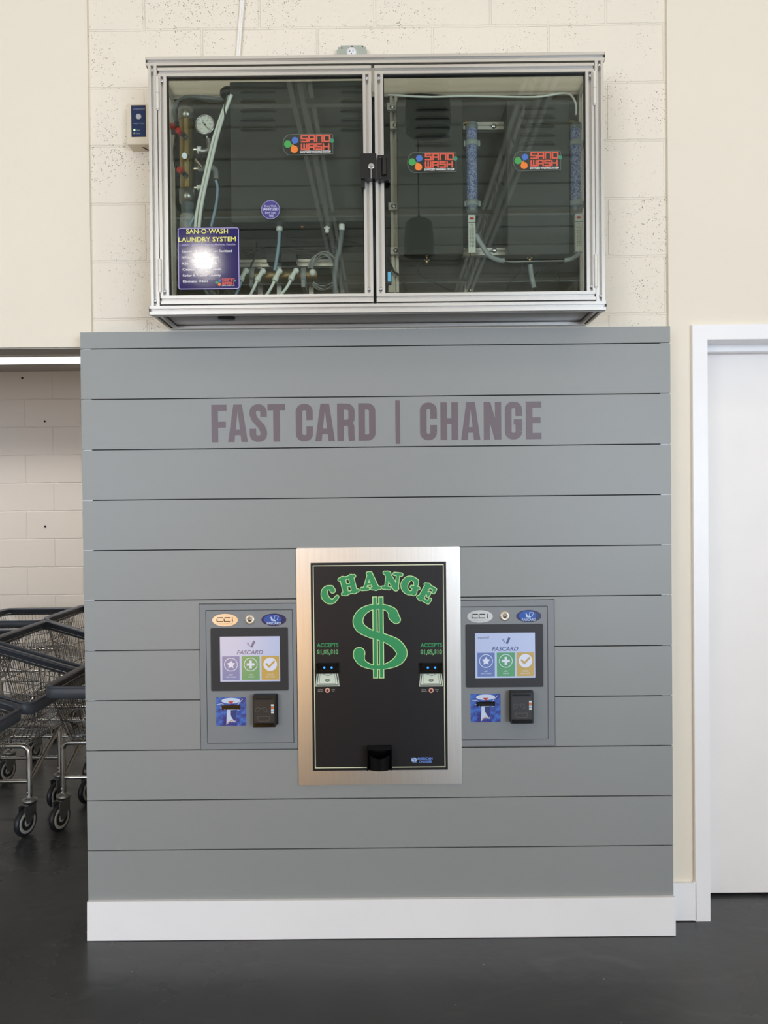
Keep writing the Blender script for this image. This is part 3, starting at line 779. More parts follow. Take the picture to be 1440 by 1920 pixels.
for (x, y, lab) in ((926, 236, 'bolt on the short rail beside the middle blue tube'), (927, 469, 'bolt on the short rail beside the middle flow meter')):
    p = at(x, y, 0.015)
    tag(MB().lathe([(0.002, -0.004), (0.007, -0.004), (0.009, 0.0), (0.009, 0.003)], (p[0], 0.016, p[2]), 'y', 16).build('mounting_bolt', M_bolt), lab, 'bolt', 'bolts on the short rails')

# vertical brass manifold with gauge and valves
YM = -0.03
pm = at(351, 290, YM)
t = thing('brass_manifold', 'upright brass manifold with red knobs behind the left edge of the left glass', 'pipe', (pm[0], YM, at(351, 430, YM)[2]))
def zc(y): return at(351, y, YM)[2]
MB().cyl((pm[0], YM, zc(358)), (pm[0], YM, zc(222)), 0.0245, 24).build('pipe', M_brass, t)
for ya, yb_ in ((228, 205), (382, 355)):
    MB().lathe([(0.020, 0), (0.0275, 0.002), (0.0275, (zc(yb_)-zc(ya))-0.002), (0.020, zc(yb_)-zc(ya))], (pm[0], YM, zc(ya)), 'z', 24).build('coupling', mat('dull_steel', (150, 148, 142), 0.3, 0.9), t)
MB().lathe([(0.022, 0), (0.022, 0.014), (0.012, 0.026)], (pm[0], YM, zc(205)), 'z', 20).build('cap', M_cable, t)
MB().cyl((pm[0]+0.001, YM, zc(428)), (pm[0]+0.001, YM, zc(382)), 0.023, 20).build('sight_tube', mat('smoky_tube', (96, 104, 108), 0.15), t)
MB().cyl((pm[0]+0.001, YM, zc(440)), (pm[0]+0.001, YM, zc(405)), 0.0265, 20).build('union_nut', M_grayplast, t)
for (x, y, kx, ky) in ((349, 258, 333, 244), (349, 293, 340, 290), (349, 330, 336, 317)):
    a = at(x, y, YM-0.024); c = at(kx, ky, YM-0.068)
    b = MB().cyl(a, [a[i]+(c[i]-a[i])*.35 for i in range(3)], 0.0095, 12); b.build('nipple', M_zinc, t)
    if ky != 290:
        b = MB().cyl([a[i]+(c[i]-a[i])*.3 for i in range(3)], [a[i]+(c[i]-a[i])*.8 for i in range(3)], 0.0080, 12); v = b.build('valve_body', M_cable, t)
        MB().cyl([a[i]+(c[i]-a[i])*.75 for i in range(3)], c, 0.0098, 14).build('knob', M_red, v)
# side outlets
b = MB()
for (x0, y0, x1, y1) in ((362, 281, 376, 281), (362, 317, 378, 316), (362, 352, 376, 352)):
    b.cyl(at(x0, y0, YM), at(x1, y1, YM), 0.008, 12)
b.build('outlet', M_bolt, t)
# gauge
g0 = at(385, 235, YM-0.02)
t = thing('pressure_gauge', 'round white faced pressure gauge beside the upright brass manifold', 'gauge', (g0[0], YM, g0[2]-0.035))
R_ = 0.0335
MB().lathe([(R_*.9, 0.024), (R_, 0.018), (R_, -0.004), (R_*.96, -0.008), (R_*.86, -0.008), (R_*.84, -0.002)], (g0[0], YM-0.02, g0[2]), 'y', 36).build('case', M_bolt, t)
MB().flat(ell(g0[0], g0[2], R_*.87, R_*.87, 36), YM-0.0235).build('dial', mat('dial_white', (226, 226, 220), 0.4), t)
b = MB()
for k in range(11):
    a = math.radians(225-27*k); b_ = R_*(.62 if k % 2 == 0 else .7)
    stroke(b, [(g0[0]+b_*math.cos(a), g0[2]+b_*math.sin(a)), (g0[0]+R_*.78*math.cos(a), g0[2]+R_*.78*math.sin(a))], 0.0012, YM-0.0238)
for k, s_ in enumerate(('0', '20', '40', '60', '80', '100')):
    a = math.radians(225-54*k); text(b, s_, g0[0]+R_*.5*math.cos(a)-.0022*len(s_)/1.6, g0[0]+R_*.5*math.cos(a)+.0022*len(s_)/1.6, g0[2]+R_*.5*math.sin(a)-.0015, 0.003, YM-0.0238)
b.build('dial_marks', M_black, t)
b = MB(); stroke(b, [(g0[0]-0.008, g0[2]+0.009), (g0[0]+0.014, g0[2]-0.019)], [0.0028, 0.0008], YM-0.0245); b.flat(ell(g0[0], g0[2], 0.003, 0.003, 14), YM-0.0248)
b.build('needle', M_black, t)
t2 = thing('elbow_fitting', 'steel pipe elbow joining the gauge to the brass manifold', 'pipe fitting', at(388, 285, YM))
MB().tube([at(389, 256, YM), at(389, 264, YM)], 0.006, 12).build('stem', M_bolt, t2)
MB().tube([at(392, 262, YM), at(393, 274, YM), at(391, 281, YM), at(385, 284, YM), at(374, 283, YM)], 0.0115, 14).build('elbow', M_zinc, t2)
MB().cyl(at(378, 282, YM), at(371, 282, YM), 0.0125, 14).build('collar', M_printw, t2)
t2 = thing('ball_valve', 'small lever valve below the steel pipe elbow', 'valve', at(388, 322, YM))
MB().cyl(at(372, 316, YM), at(394, 316, YM), 0.0105, 14).build('body', M_grayplast, t2)
MB().tube([at(398, 314, YM), at(404, 320, YM), at(405, 336, YM)], 0.009, 12).build('elbow', M_grayplast, t2)
a = at(366, 298, YM-0.03); c = at(379, 314, YM-0.02); MB().cyl(a, c, 0.0062, 12).build('lever', M_chrome, t2)
t2 = thing('elbow_fitting', 'white plastic elbow near the bottom of the brass manifold', 'pipe fitting', at(378, 358, YM))
MB().tube([at(370, 352, YM), at(377, 352, YM), at(380, 358, YM), at(380, 366, YM)], 0.0085, 12).build('elbow', M_clear, t2)
# tubing
def pipe(name, pts, Y, r, mt, label, cat='tube', group=None, n=8):
    P = [at(p[0], p[1], p[2] if len(p) > 2 else Y) for p in pts]
    return tag(MB().tube(P, r, n).build(name, mt), label, cat, group)
pipe('tube', [(434, 178, -.08), (412, 240), (392, 320), (378, 385), (373, 430)], -0.07, 0.0058, M_clear, 'white tube slanting down beside the pressure gauge, outer of the pair', 'tube', 'slanting white tubes')
pipe('tube', [(429, 180, -.07), (403, 252), (384, 330), (370, 395), (366, 430)], -0.06, 0.0058, M_clear, 'white tube slanting down beside the pressure gauge, inner of the pair', 'tube', 'slanting white tubes')
pipe('cable', [(426, 178), (421, 200), (422, 228), (414, 262)], -0.078, 0.0028, M_cable, 'black cable hanging in front of the slanting white tubes', 'cable')
pipe('tube', [(405, 338), (408, 355), (405, 385), (396, 425)], -0.05, 0.0048, M_bluet, 'blue tube running down from the lever valve', 'tube')
pipe('tube', [(380, 366), (377, 385), (366, 405), (352, 428)], -0.05, 0.0048, M_bluet, 'blue tube running down from the white plastic elbow', 'tube')
pipe('hose', [(331, 230), (327, 205), (338, 188), (362, 182), (420, 187)], 0.02, 0.008, M_hose, 'thick grey hose bending over the upright manifold', 'hose')
pipe('cable', [(336, 190), (360, 185), (400, 192), (430, 188)], 0.0, 0.003, M_cable, 'dark cable along the top left inside the cabinet', 'cable')
pipe('cable', [(330, 250), (326, 280), (328, 310), (336, 330)], -0.03, 0.003, M_cable, 'black wire looping left of the red knobs', 'cable')
p = at(430, 170, -0.05)
tag(MB().lathe([(0.026, -0.012), (0.030, -0.008), (0.030, 0.004), (0.022, 0.012)], (p[0]-0.004, -0.035, p[2]), 'z', 24).build('cable_gland', M_cable), 'dark round gland where the white tubes enter the cabinet top', 'gland')
t = thing('knob_valve', 'small dark valve with a red cap at the far left inside the cabinet', 'valve', at(324, 245, 0))
MB().cyl(at(325, 252, -0.01), at(324, 240, -0.02), 0.007, 12).build('body', M_cable, t)
MB().cyl(at(324, 240, -0.02), at(323, 232, -0.03), 0.009, 12).build('cap', M_red, t)

# lower left: horizontal manifold
YH = 0.0
t = thing('brass_manifold', 'horizontal brass manifold low behind the left glass door', 'pipe', at(520, 535, YH))
MB().cyl(at(450, 519, YH), at(596, 516, YH), 0.025, 22).build('pipe', mat('dark_brass', (132, 118, 88), 0.35, 0.9), t)
for x in (474, 570):
    b = MB(); a = at(x, 518, YH); b.lathe([(0.027, -0.009), (0.029, -0.008), (0.029, 0.008), (0.027, 0.009)], a, 'x', 22); b.box(a[0]-0.006, a[0]+0.006, YH-0.030, YH+0.06, a[2]-0.045, a[2]-0.02); b.build('clamp', M_grayplast, t)
GR = 'white elbows on the horizontal brass manifold'
for i, (x, y, bx, by, lab) in enumerate(((460, 508, 453, 522, 'leftmost white elbow on the horizontal manifold'), (492, 509, 484, 522, 'second white elbow on the horizontal manifold, counted from the sign'),
                          (523, 509, 517, 522, 'third white elbow on the horizontal manifold, under the blue tube'), (554, 508, 547, 520, 'fourth white elbow on the horizontal manifold'),)):
    t = thing('elbow_fitting', lab, 'pipe fitting', at(x, by, -0.03), GR)
    MB().tube([at(x+2, y-2, -0.024), at(x, y, -0.045), at((x+bx)/2, (y+by)/2, -0.05), at(bx, by, -0.052)], 0.0075, 12).build('elbow', M_clear, t)
    a = at(x+1, y-1, -0.05); MB().lathe([(0.004, -0.002), (0.0095, 0.0), (0.0095, 0.008)], a, 'y', 14).build('knob', M_printw, t)
    MB().cyl(at(bx+1, by-2, -0.05), at(bx-2, by+5, -0.053), 0.0095, 12).build('nut', M_clear, t)
p = at(586, 510, -0.03)
tag(MB().lathe([(0.004, -0.004), (0.011, 0.0), (0.011, 0.012)], p, 'y', 16).build('plug', M_clear), 'white round plug at the right end of the horizontal manifold', 'plug')
GT = 'white tubes dropping from the manifold elbows'
for pts, lab in ((((482, 526), (476, 540), (468, 556)), 'short white tube dropping from the second manifold elbow'),
                 (((514, 528), (507, 542), (498, 556)), 'short white tube dropping from the third manifold elbow'),
                 (((545, 526), (537, 540), (524, 556)), 'short white tube dropping from the fourth manifold elbow')):
    pipe('tube', pts, -0.052, 0.0052, M_clear, lab, 'tube', GT)
pipe('tube', [(452, 528), (447, 542), (441, 556)], -0.052, 0.0052, M_bluet, 'blue tube leaving the leftmost manifold elbow under the sign', 'tube')
pipe('tube', [(524, 428), (523, 455), (519, 485), (515, 508)], -0.03, 0.0058, M_bluet, 'pale blue upright tube below the round purple sticker', 'tube')
a = at(524, 432, -0.03)
tag(MB().lathe([(0.0085, -0.002), (0.0105, 0.0), (0.0105, 0.012), (0.0085, 0.014), (0.0115, 0.015), (0.0115, 0.027)], a, 'z', 16).build('tube_connector', M_clear), 'white connector on top of the pale blue upright tube', 'connector')
pipe('hose', [(641, 430), (638, 460), (631, 490), (628, 520), (629, 556)], -0.045, 0.0085, M_hose, 'grey hose hanging left of the small plain box', 'hose')
a = at(641, 430, -0.045)
tag(MB().lathe([(0.008, -0.004), (0.010, 0.0), (0.010, 0.016)], a, 'z', 14).build('tube_connector', M_clear), 'white connector on top of the grey hanging hose', 'connector')
for k, (x, y, w_, h_, mt, lab) in enumerate(((586, 421, 9, 7, M_clear, 'white fitting under the wide charcoal box'), (567, 424, 8, 8, mat('copper', (176, 112, 80), 0.3, 0.9), 'copper valve under the wide charcoal box'), (613, 430, 8, 14, M_clear, 'white connector dangling under the wide charcoal box'))):
    X0, X1, Z0, Z1 = rect(x-w_/2, y-h_/2, x+w_/2, y+h_/2, -0.03)
    t = thing('hose_fitting', lab, 'fitting', ((X0+X1)/2, -0.03, Z0))
    MB().lathe([(0.004, 0), ((X1-X0)/2, 0.003), ((X1-X0)/2, (Z1-Z0)*.6), (0.005, Z1-Z0)], ((X0+X1)/2, -0.03, Z0), 'z', 12).build('body', mt, t)
    MB().cyl(((X0+X1)/2-0.009, -0.03, Z0+(Z1-Z0)*.7), ((X0+X1)/2+0.009, -0.03, Z0+(Z1-Z0)*.7), 0.0035, 10).build('arm', mt, t)
pipe('tube', [(446, 420), (480, 421), (560, 420), (640, 421), (690, 420)], -0.02, 0.004, M_cable, 'dark tube along the underside of the wide charcoal box', 'tube')
# coil of clear hose
P = []
for i in range(84):
    a = i/14*2*PI; r_ = 0.050+0.006*math.sin(i*.7); P.append((at(606, 508, 0)[0]+r_*.92*math.cos(a), -0.01+0.0004*i, at(606, 508, 0)[2]+r_*1.15*math.sin(a)))
tag(MB().tube(P, 0.0022, 5, sub=2).build('hose_coil', mat('clear_hose', (150, 154, 150), 0.25)), 'coil of thin clear hose left of the small plain box', 'hose')
CB = 'loose black cables behind the left glass'
for i, (pts, lab) in enumerate((([(460, 478), (500, 462), (560, 470), (620, 465), (680, 458)], 'black cable sagging highest across the lower left bay'), ([(455, 470), (520, 480), (580, 478), (640, 486)], 'black cable sagging just above the long rail'),
              ([(470, 500), (490, 470), (540, 462), (600, 474), (660, 462)], 'black cable arching up from the manifold clamp'), ([(530, 445), (580, 455), (640, 450), (690, 462)], 'black cable under the white fittings'))):
    pipe('cable', pts, 0.01+0.012*i, 0.0032, M_cable, lab, 'cable', CB)
X0, X1, Z0, Z1 = rect(500, 474, 556, 492, -0.01)
tag(MB().box(X0, X1, -0.01, 0.03, Z0, Z1, 0.004).build('power_adapter', M_black), 'black power adapter block above the horizontal manifold', 'adapter')
X0, X1, Z0, Z1 = rect(449, 450, 480, 467, 0.02)
tag(MB().box(X0, X1, 0.02, 0.05, Z0, Z1, 0.003).build('junction_box', M_char), 'small dark box right of the purple sign', 'box')
b = MB()
for x in (487, 523, 583): 
    a = at(x, 500, 0.04); b.box(a[0]-0.008, a[0]+0.008, 0.04, 0.052, 2.14, a[2]+0.012)
tag(b.build('rail_stand', M_alu), 'thin aluminium uprights holding the horizontal manifold', 'bracket')

# blue granule tubes and flow meters
def gran():
    m = bpy.data.materials.new('blue_granules'); m.use_nodes = True; nt = m.node_tree; b = nt.nodes['Principled BSDF']; N = nt.nodes.new; Lk = nt.links.new
    tc = N('ShaderNodeTexCoord'); v = N('ShaderNodeTexVoronoi'); v.inputs['Scale'].default_value = 340; Lk(tc.outputs['Object'], v.inputs['Vector'])
    cr = N('ShaderNodeValToRGB'); e = cr.color_ramp.elements; e[0].position = 0.25; e[0].color = lin((82, 92, 150)); e[1].position = 0.6; e[1].color = lin((150, 160, 190))
    sp = N('ShaderNodeSeparateColor'); Lk(v.outputs['Color'], sp.inputs[0]); Lk(sp.outputs[0], cr.inputs[0]); Lk(cr.outputs[0], b.inputs['Base Color']); b.inputs['Roughness'].default_value = 0.2
    return m
M_gran = gran()
M_strap = mat('translucent_strap', (150, 158, 160), 0.35)
YT = -0.03
def dryer(px, lab, lab2, fx, fy):
    a = at(px, 232, YT); z0 = at(px, 400, YT)[2]; z1 = at(px, 240, YT)[2]
    t = thing('granule_tube', lab, 'tube', (a[0], YT, z0), 'blue granule drying tubes')
    MB().cyl((a[0], YT, z0+0.012), (a[0], YT, z1), 0.0185, 20).build('tube', M_gran, t)
    MB().lathe([(0.0175, 0), (0.021, 0.002), (0.0215, 0.016), (0.018, 0.022)], (a[0], YT, z1-0.008), 'z', 20).build('top_cap', M_hose, t)
    MB().lathe([(0.013, 0), (0.020, 0.004), (0.020, 0.020)], (a[0], YT, z0-0.004), 'z', 20).build('bottom_cap', M_hose, t)
    for y in (270, 383):
        z = at(px, y, YT)[2]
        b = MB().lathe([(0.0195, -0.010), (0.0225, -0.010), (0.0225, 0.010), (0.0195, 0.010)], (a[0], YT, z), 'z', 20).box(a[0]-0.026, a[0]-0.018, YT-0.004, YT+0.03, z-0.009, z+0.009).box(a[0]+0.018, a[0]+0.028, YT-0.004, YT+0.03, z-0.009, z+0.009)
        b.build('strap', M_strap, t)
    # flow meter
    X0, X1, Z0, Z1 = rect(fx-6.5, fy, fx+7, fy+71, YT-0.01)
    t = thing('flow_meter', lab2, 'flow meter', ((X0+X1)/2, YT, Z0), 'white flow meters under the blue tubes')
    MB().box(X0, X1, YT-0.012, YT+0.008, Z0, Z1, 0.0015).build('body', mat('meter_white', (214, 216, 208), 0.35), t)
    c = (X0+X1)/2; Y = YT-0.0125
    MB().flat(ell(c-0.0005, Z1-0.0125, 0.0075, 0.0042, 20), Y).build('red_logo', mat('logo_red', (190, 60, 60), 0.4), t)
    b = MB(); b.flat([(X0, Z1-0.027), (X1, Z1-0.027), (X1, Z1-0.025), (X0, Z1-0.025)], Y)
    b.flat([(c-0.001, Z0+0.018), (c+0.001, Z0+0.018), (c+0.001, Z1-0.042), (c-0.001, Z1-0.042)], Y)
    for k in range(15):
        z = Z0+0.020+k*0.0042
        for s_ in (-1, 1): b.flat([(c+s_*0.003, z), (c+s_*0.008, z), (c+s_*0.008, z+0.0012), (c+s_*0.003, z+0.0012)][::s_], Y)
    text(b, 'SCFH', c-0.005, c+0.005, Z1-0.034, 0.0035, Y); text(b, 'AIR', c-0.003, c+0.003, Z1-0.039, 0.003, Y)
    b.build('scale', M_black, t)
    MB().cyl((c, YT, Z0-0.008), (c, YT, Z0+0.001), 0.006, 12).build('inlet', M_brass, t)
dryer(884, 'tube of blue granules in the middle of the right glass door', 'flow meter under the middle blue granule tube', 884.5, 403)
dryer(1079, 'tube of blue granules at the right edge of the right glass door', 'flow meter under the rightmost blue granule tube', 1085, 401)
pipe('hose', [(892, 440), (905, 462), (918, 480), (935, 488), (946, 488)], -0.035, 0.0085, mat('pale_grey_hose', (150, 156, 160), 0.3), 'pale grey hose curving away from the middle flow meter', 'hose')
pipe('hose', [(1088, 471), (1080, 480), (1070, 486), (1058, 488)], -0.035, 0.0075, MATS['pale_grey_hose'], 'pale grey hose curving away from the rightmost flow meter', 'hose')
pipe('tube', [(946, 489), (960, 491), (1000, 490), (1058, 489)], -0.03, 0.003, M_zinc, 'thin metal tube between the two pale hoses', 'tube')
pipe('hose', [(994, 497), (996, 515), (1001, 540)], -0.03, 0.0085, MATS['pale_grey_hose'], 'short pale hose dropping from the right brass valve', 'hose')
for x, y, lab in ((800, 486, 'small brass valve under the left louvred box of the right door'), (993, 482, 'small brass valve under the louvred box between the blue tubes')):
    t = thing('brass_valve', lab, 'valve', at(x, y+8, -0.03), 'small brass valves')
    MB().lathe([(0.004, 0), (0.006, 0.002), (0.006, 0.012), (0.0035, 0.014), (0.0035, 0.022), (0.006, 0.023), (0.006, 0.030)], at(x, y+8, -0.03), 'z', 14).build('body', M_brass, t)
    MB().cyl(at(x-5, y+2, -0.03), at(x+5, y+2, -0.03), 0.003, 10).build('side_arm', M_zinc, t)
pipe('tube', [(869, 232), (880, 231), (884, 234)], -0.02, 0.005, M_brass, 'brass inlet pipe at the top of the middle blue tube', 'pipe')
pipe('tube', [(1066, 230), (1075, 229), (1079, 234)], -0.02, 0.005, M_brass, 'brass inlet pipe at the top of the rightmost blue tube', 'pipe')
pipe('tube', [(728, 178), (800, 182), (880, 180), (1000, 182), (1060, 175), (1078, 190), (1080, 215)], 0.0, 0.0035, M_clear, 'white tube along the top of the right bay', 'tube')
pipe('cable', [(728, 182), (790, 177), (900, 184), (1040, 180)], 0.01, 0.003, M_cable, 'dark cable along the top of the right bay', 'cable')
pipe('cable', [(783, 492), (788, 515), (815, 530), (850, 548)], -0.01, 0.0025, M_cable, 'thin dark cable trailing under the left louvred box of the right door', 'cable')
pipe('cable', [(728, 482), (738, 508), (752, 520), (762, 548)], -0.02, 0.004, M_cable, 'black cable looping beside the foot of the upright rail', 'cable')
pipe('cable', [(980, 495), (975, 510), (960, 525), (950, 545)], 0.0, 0.0025, M_cable, 'thin dark cable trailing left of the short pale hose', 'cable')
P = []
for i in range(40):
    a = i/14*2*PI; q = at(1025, 528, 0.02); P.append((q[0]+(0.045+.003*math.sin(i))*math.cos(a), 0.02+0.0006*i, q[2]+0.045*math.sin(a)))
tag(MB().tube(P, 0.0022, 5, sub=2).build('cable_coil', M_cable), 'coil of thin dark cable right of the short pale hose', 'cable')
X0, X1, Z0, Z1 = rect(727, 510, 733, 528, -0.05)
t = thing('indicator', 'small blue lit indicator at the lower left of the right glass', 'indicator light', ((X0+X1)/2, -0.05, Z0))
MB().box(X0-0.004, X1+0.002, -0.05, -0.02, Z0-0.004, Z1+0.004, 0.002).build('housing', M_black, t)
MB().box(X0, X1, -0.0515, -0.0495, Z0, Z1, 0.001).build('light', mat('blue_glow', (90, 170, 220), 0.4, emit=(90, 170, 220), estr=0.8), t)
X0, X1, Z0, Z1 = rect(728, 534, 738, 548, -0.03)
tag(MB().box(X0, X1, -0.03, -0.01, Z0, Z1, 0.002).build('terminal_clip', M_alu), 'small metal clip at the foot of the upright rail', 'clip')

# ------------------------------------------------------------------ things on the block wall
# outlet box above the cabinet
X0, X1, Z0, Z1 = rect(632, 84, 688, 128, YB-0.03)
t = thing('outlet_box', 'galvanised outlet box just above the cabinet top', 'electrical box', ((X0+X1)/2, YB, Z0))
c = (X0+X1)/2; Zt = at(660, 85, YB-0.03)[2]
MB().prism([(X0, Z0), (X1, Z0), (X1, Zt-0.016), (X1-0.008, Zt-0.016), (X1-0.014, Zt), (X0+0.014, Zt), (X0+0.008, Zt-0.016), (X0, Zt-0.016)], YB-0.030, YB-0.026).build('cover', mat('galvanised_steel', (176, 184, 176), 0.4, 0.4), t)
MB().box(X0+0.003, X1-0.003, YB-0.026, YB-0.0005, Z0, Zt-0.003).build('box', MATS['galvanised_steel'], t)
q = at(659, 98, YB-0.03)
r0 = MB().lathe([(0.001, -0.003), (0.0165, -0.003), (0.0175, 0)], (q[0], YB-0.030, q[2]), 'y', 22).build('receptacle', M_printw, t)
b = MB()
for dx in (-0.0055, 0.0055): b.box(q[0]+dx-0.001, q[0]+dx+0.001, YB-0.0336, YB-0.032, q[2]-0.001, q[2]+0.007)
b.lathe([(0.0005, 0), (0.002, 0)], (q[0], YB-0.0334, q[2]-0.006), 'y', 10); b.build('slots', M_black, r0)
for px, py in ((641, 90), (680, 87), (660, 87)):
    q = at(px, py, YB-0.03); MB().lathe([(0.0005, -0.001), (0.0022, -0.001), (0.0025, 0)], (q[0], YB-0.030, q[2]), 'y', 10).build('screw', M_cable, t)
# white cables up the wall
for i, (x0, x1, lab) in enumerate(((452.5, 444.0, 'white cable running up the block wall, left of the pair'), (456.5, 448.0, 'white cable running up the block wall, right of the pair'))):
    P = [at(x1, 112, YB-0.012), at((x0+x1)/2, 52, YB-0.010), at(x0, 0, YB-0.010), at(x0+3, -60, YB-0.010), at(x0+8, -170, YB-0.010)]
    tag(MB().tube(P, 0.0042, 8).build('cable', mat('white_cable', (250, 246, 240), 0.4)), lab, 'cable', 'white cables up the block wall')
# ozone monitor
X0, X1, Z0, Z1 = rect(238, 195.5, 281, 272, 0.055)
t = thing('wall_monitor', 'beige wall monitor with a dark blue face left of the cabinet', 'monitor', ((X0+X1)/2, YB, Z0))
MB().box(X0, X1, 0.050, YB-0.0005, Z0, Z1, 0.006).build('case', M_beige, t)
X0, X1, Z0, Z1 = rect(246.3, 197.5, 273.3, 256.8, 0.0495)
MB().box(X0, X1, 0.0488, 0.051, Z0, Z1).build('face_edge', M_black, t)
fc = MB().box(X0+0.002, X1-0.002, 0.0483, 0.050, Z0+0.002, Z1-0.002).build('face', mat('blue_face', (26, 46, 88), 0.35, spec=0.3), t)
q = at(260.1, 218.8, 0.048)
MB().lathe([(0.0065, -0.0015), (0.0075, -0.003), (0.0092, -0.003), (0.0098, 0)], (q[0], 0.0483, q[2]), 'y', 22).build('sensor_ring', mat('ring_grey', (190, 194, 200), 0.3, 0.5), fc)
MB().lathe([(0.0005, -0.001), (0.0068, -0.001), (0.0068, 0)], (q[0], 0.0483, q[2]), 'y', 18).build('sensor', mat('sensor_mesh', (120, 106, 96), 0.6), fc)
for py, mt in ((243.6, mat('green_led', (190, 255, 190), 0.3, emit=(180, 255, 170), estr=0.9)), (249.6, mat('grey_led', (150, 156, 154), 0.3))):
    q = at(251.9, py, 0.048); MB().lathe([(0.0005, -0.002), (0.0025, -0.0018), (0.0036, 0)], (q[0], 0.0483, q[2]), 'y', 14).build('status_light', mt, fc)
b = MB(); textpx(b, 'OZONE MONITOR', 250, 271.5, 203, 206, 0.0481); textpx(b, 'AMBIENT SENSOR', 250, 271, 230.5, 232.5, 0.0481)
textpx(b, 'Power', 255, 263, 242.3, 245.2, 0.0481, 0.01); textpx(b, 'Ozone', 255, 263, 248.3, 251.2, 0.0481, 0.01)
b.build('lettering', mat('face_print', (150, 160, 184), 0.4), fc)
t = thing('adapter_lead', 'thin black plug and cord under the beige wall monitor', 'cord', at(252, 275, 0.07))
a = at(251.5, 264, 0.075)
MB().box(a[0]-0.004, a[0]+0.004, 0.070, 0.080, at(251, 275, 0.075)[2], at(251, 263, 0.075)[2]).build('plug', M_black, t)
MB().tube([at(251, 272, 0.073), at(262, 273, 0.073), at(275, 280, 0.073), at(290, 286, 0.073)], 0.0022, 8).build('cord', M_black, t)
MB().tube([at(251, 272.5, 0.073), at(264, 273.5, 0.073)], 0.0036, 8).build('strain_relief', M_black, t)

# ------------------------------------------------------------------ change machine
t = thing('change_machine', 'stainless framed black bill changer with a big green dollar sign', 'change machine', (-0.018, 0.0, 0.52))
X0, X1, Z0, Z1 = rect(557.5, 1026, 864.5, 1471, -0.006)
IX0, IX1, IZ0, IZ1 = rect(584.5, 1054, 838, 1444, -0.006)
def ring(X0, X1, Z0, Z1, r, ix0, ix1, iz0, iz1, y0, y1):
    out = rrect(X0, X1, Z0, Z1, r, 6); n = len(out)
    inn = rrect(ix0, ix1, iz0, iz1, 0.0005, 6)
    b = MB(); vs = [(x, y0, z) for x, z in out]+[(x, y0, z) for x, z in inn]+[(x, y1, z) for x, z in out]+[(x, y1, z) for x, z in inn]
    fs = []
    for i in range(n):
        j = (i+1) % n
        fs += [(i, j, n+j, n+i), (2*n+j, 2*n+i, 3*n+i, 3*n+j), (j, i, 2*n+i, 2*n+j), (n+i, n+j, 3*n+j, 3*n+i)]
    return b.add(vs, fs)
ring(X0, X1, Z0, Z1, 0.005, IX0, IX1, IZ0, IZ1, -0.0065, -0.0005).build('steel_frame', M_steel, t)
fc = MB().box(IX0, IX1, -0.0058, -0.0004, IZ0, IZ1).build('face_panel', M_face, t)
MB().box(IX0, IX0+0.0018, -0.0072, -0.004, IZ0, IZ1).box(IX1-0.0018, IX1, -0.0072, -0.004, IZ0, IZ1).box(IX0, IX1, -0.0072, -0.004, IZ0, IZ0+0.0018).box(IX0, IX1, -0.0072, -0.004, IZ1-0.0018, IZ1).build('face_edge', M_gap, t)
YP = -0.0061
X0, X1, Z0, Z1 = rect(588.5, 1059, 833.5, 1439.5, YP)
b = MB(); l = 0.0026
for (a, c, e, f) in ((X0, X0+l, Z0, Z1), (X1-l, X1, Z0, Z1), (X0, X1, Z0, Z0+l), (X0, X1, Z1-l, Z1)): b.flat([(a, e), (c, e), (c, f), (a, f)], YP)
b.build('border_line', M_cream, fc)
# fat serif letters CHANGE on an arc
SW = 0.27
G6 = {
 'C': (0.86, [([(0.70, 0.84), (0.48, 0.94), (0.24, 0.82), (0.12, 0.52), (0.22, 0.20), (0.50, 0.06), (0.84, 0.20)], [.24, .20, .30, .36, .30, .20, .16]), ([(0.74, 0.66), (0.72, 0.84)], [.26, .24])]),
 'H': (1.0, [([(0.26, 0.06), (0.26, 0.94)], .27), ([(0.74, 0.06), (0.74, 0.94)], .27), ([(0.26, 0.5), (0.74, 0.5)], .15), ([(0.08, 0.05), (0.43, 0.05)], .15), ([(0.57, 0.05), (0.92, 0.05)], .15), ([(0.08, 0.95), (0.43, 0.95)], .15), ([(0.57, 0.95), (0.92, 0.95)], .15)]),
 'A': (1.06, [([(0.20, 0.08), (0.48, 0.94)], [.14, .16]), ([(0.78, 0.08), (0.50, 0.90)], .29), ([(0.30, 0.34), (0.7, 0.34)], .13), ([(0.04, 0.05), (0.36, 0.05)], .15), ([(0.58, 0.05), (0.98, 0.05)], .15), ([(0.40, 0.97), (0.56, 0.97)], .14)]),
 'N': (1.0, [([(0.22, 0.06), (0.22, 0.92)], .15), ([(0.80, 0.94), (0.80, 0.10)], .15), ([(0.20, 0.90), (0.76, 0.10)], .29), ([(0.04, 0.05), (0.40, 0.05)], .15), ([(0.04, 0.95), (0.30, 0.95)], .15), ([(0.60, 0.95), (0.98, 0.95)], .15)]),
 'G': (0.98, [([(0.72, 0.84), (0.48, 0.94), (0.24, 0.82), (0.12, 0.50), (0.22, 0.20), (0.48, 0.05), (0.76, 0.14)], [.24, .20, .30, .36, .30, .20, .2]), ([(0.76, 0.66), (0.74, 0.84)], [.24, .22]), ([(0.76, 0.10), (0.76, 0.42)], .27), ([(0.56, 0.44), (0.96, 0.44)], .14)]),
 'E': (0.84, [([(0.26, 0.06), (0.26, 0.94)], .29), ([(0.08, 0.95), (0.80, 0.95)], .14), ([(0.08, 0.05), (0.82, 0.05)], .15), ([(0.26, 0.5), (0.60, 0.5)], .14), ([(0.80, 0.95), (0.80, 0.76)], .15), ([(0.82, 0.05), (0.84, 0.26)], .15), ([(0.60, 0.38), (0.60, 0.62)], .12)]),
}
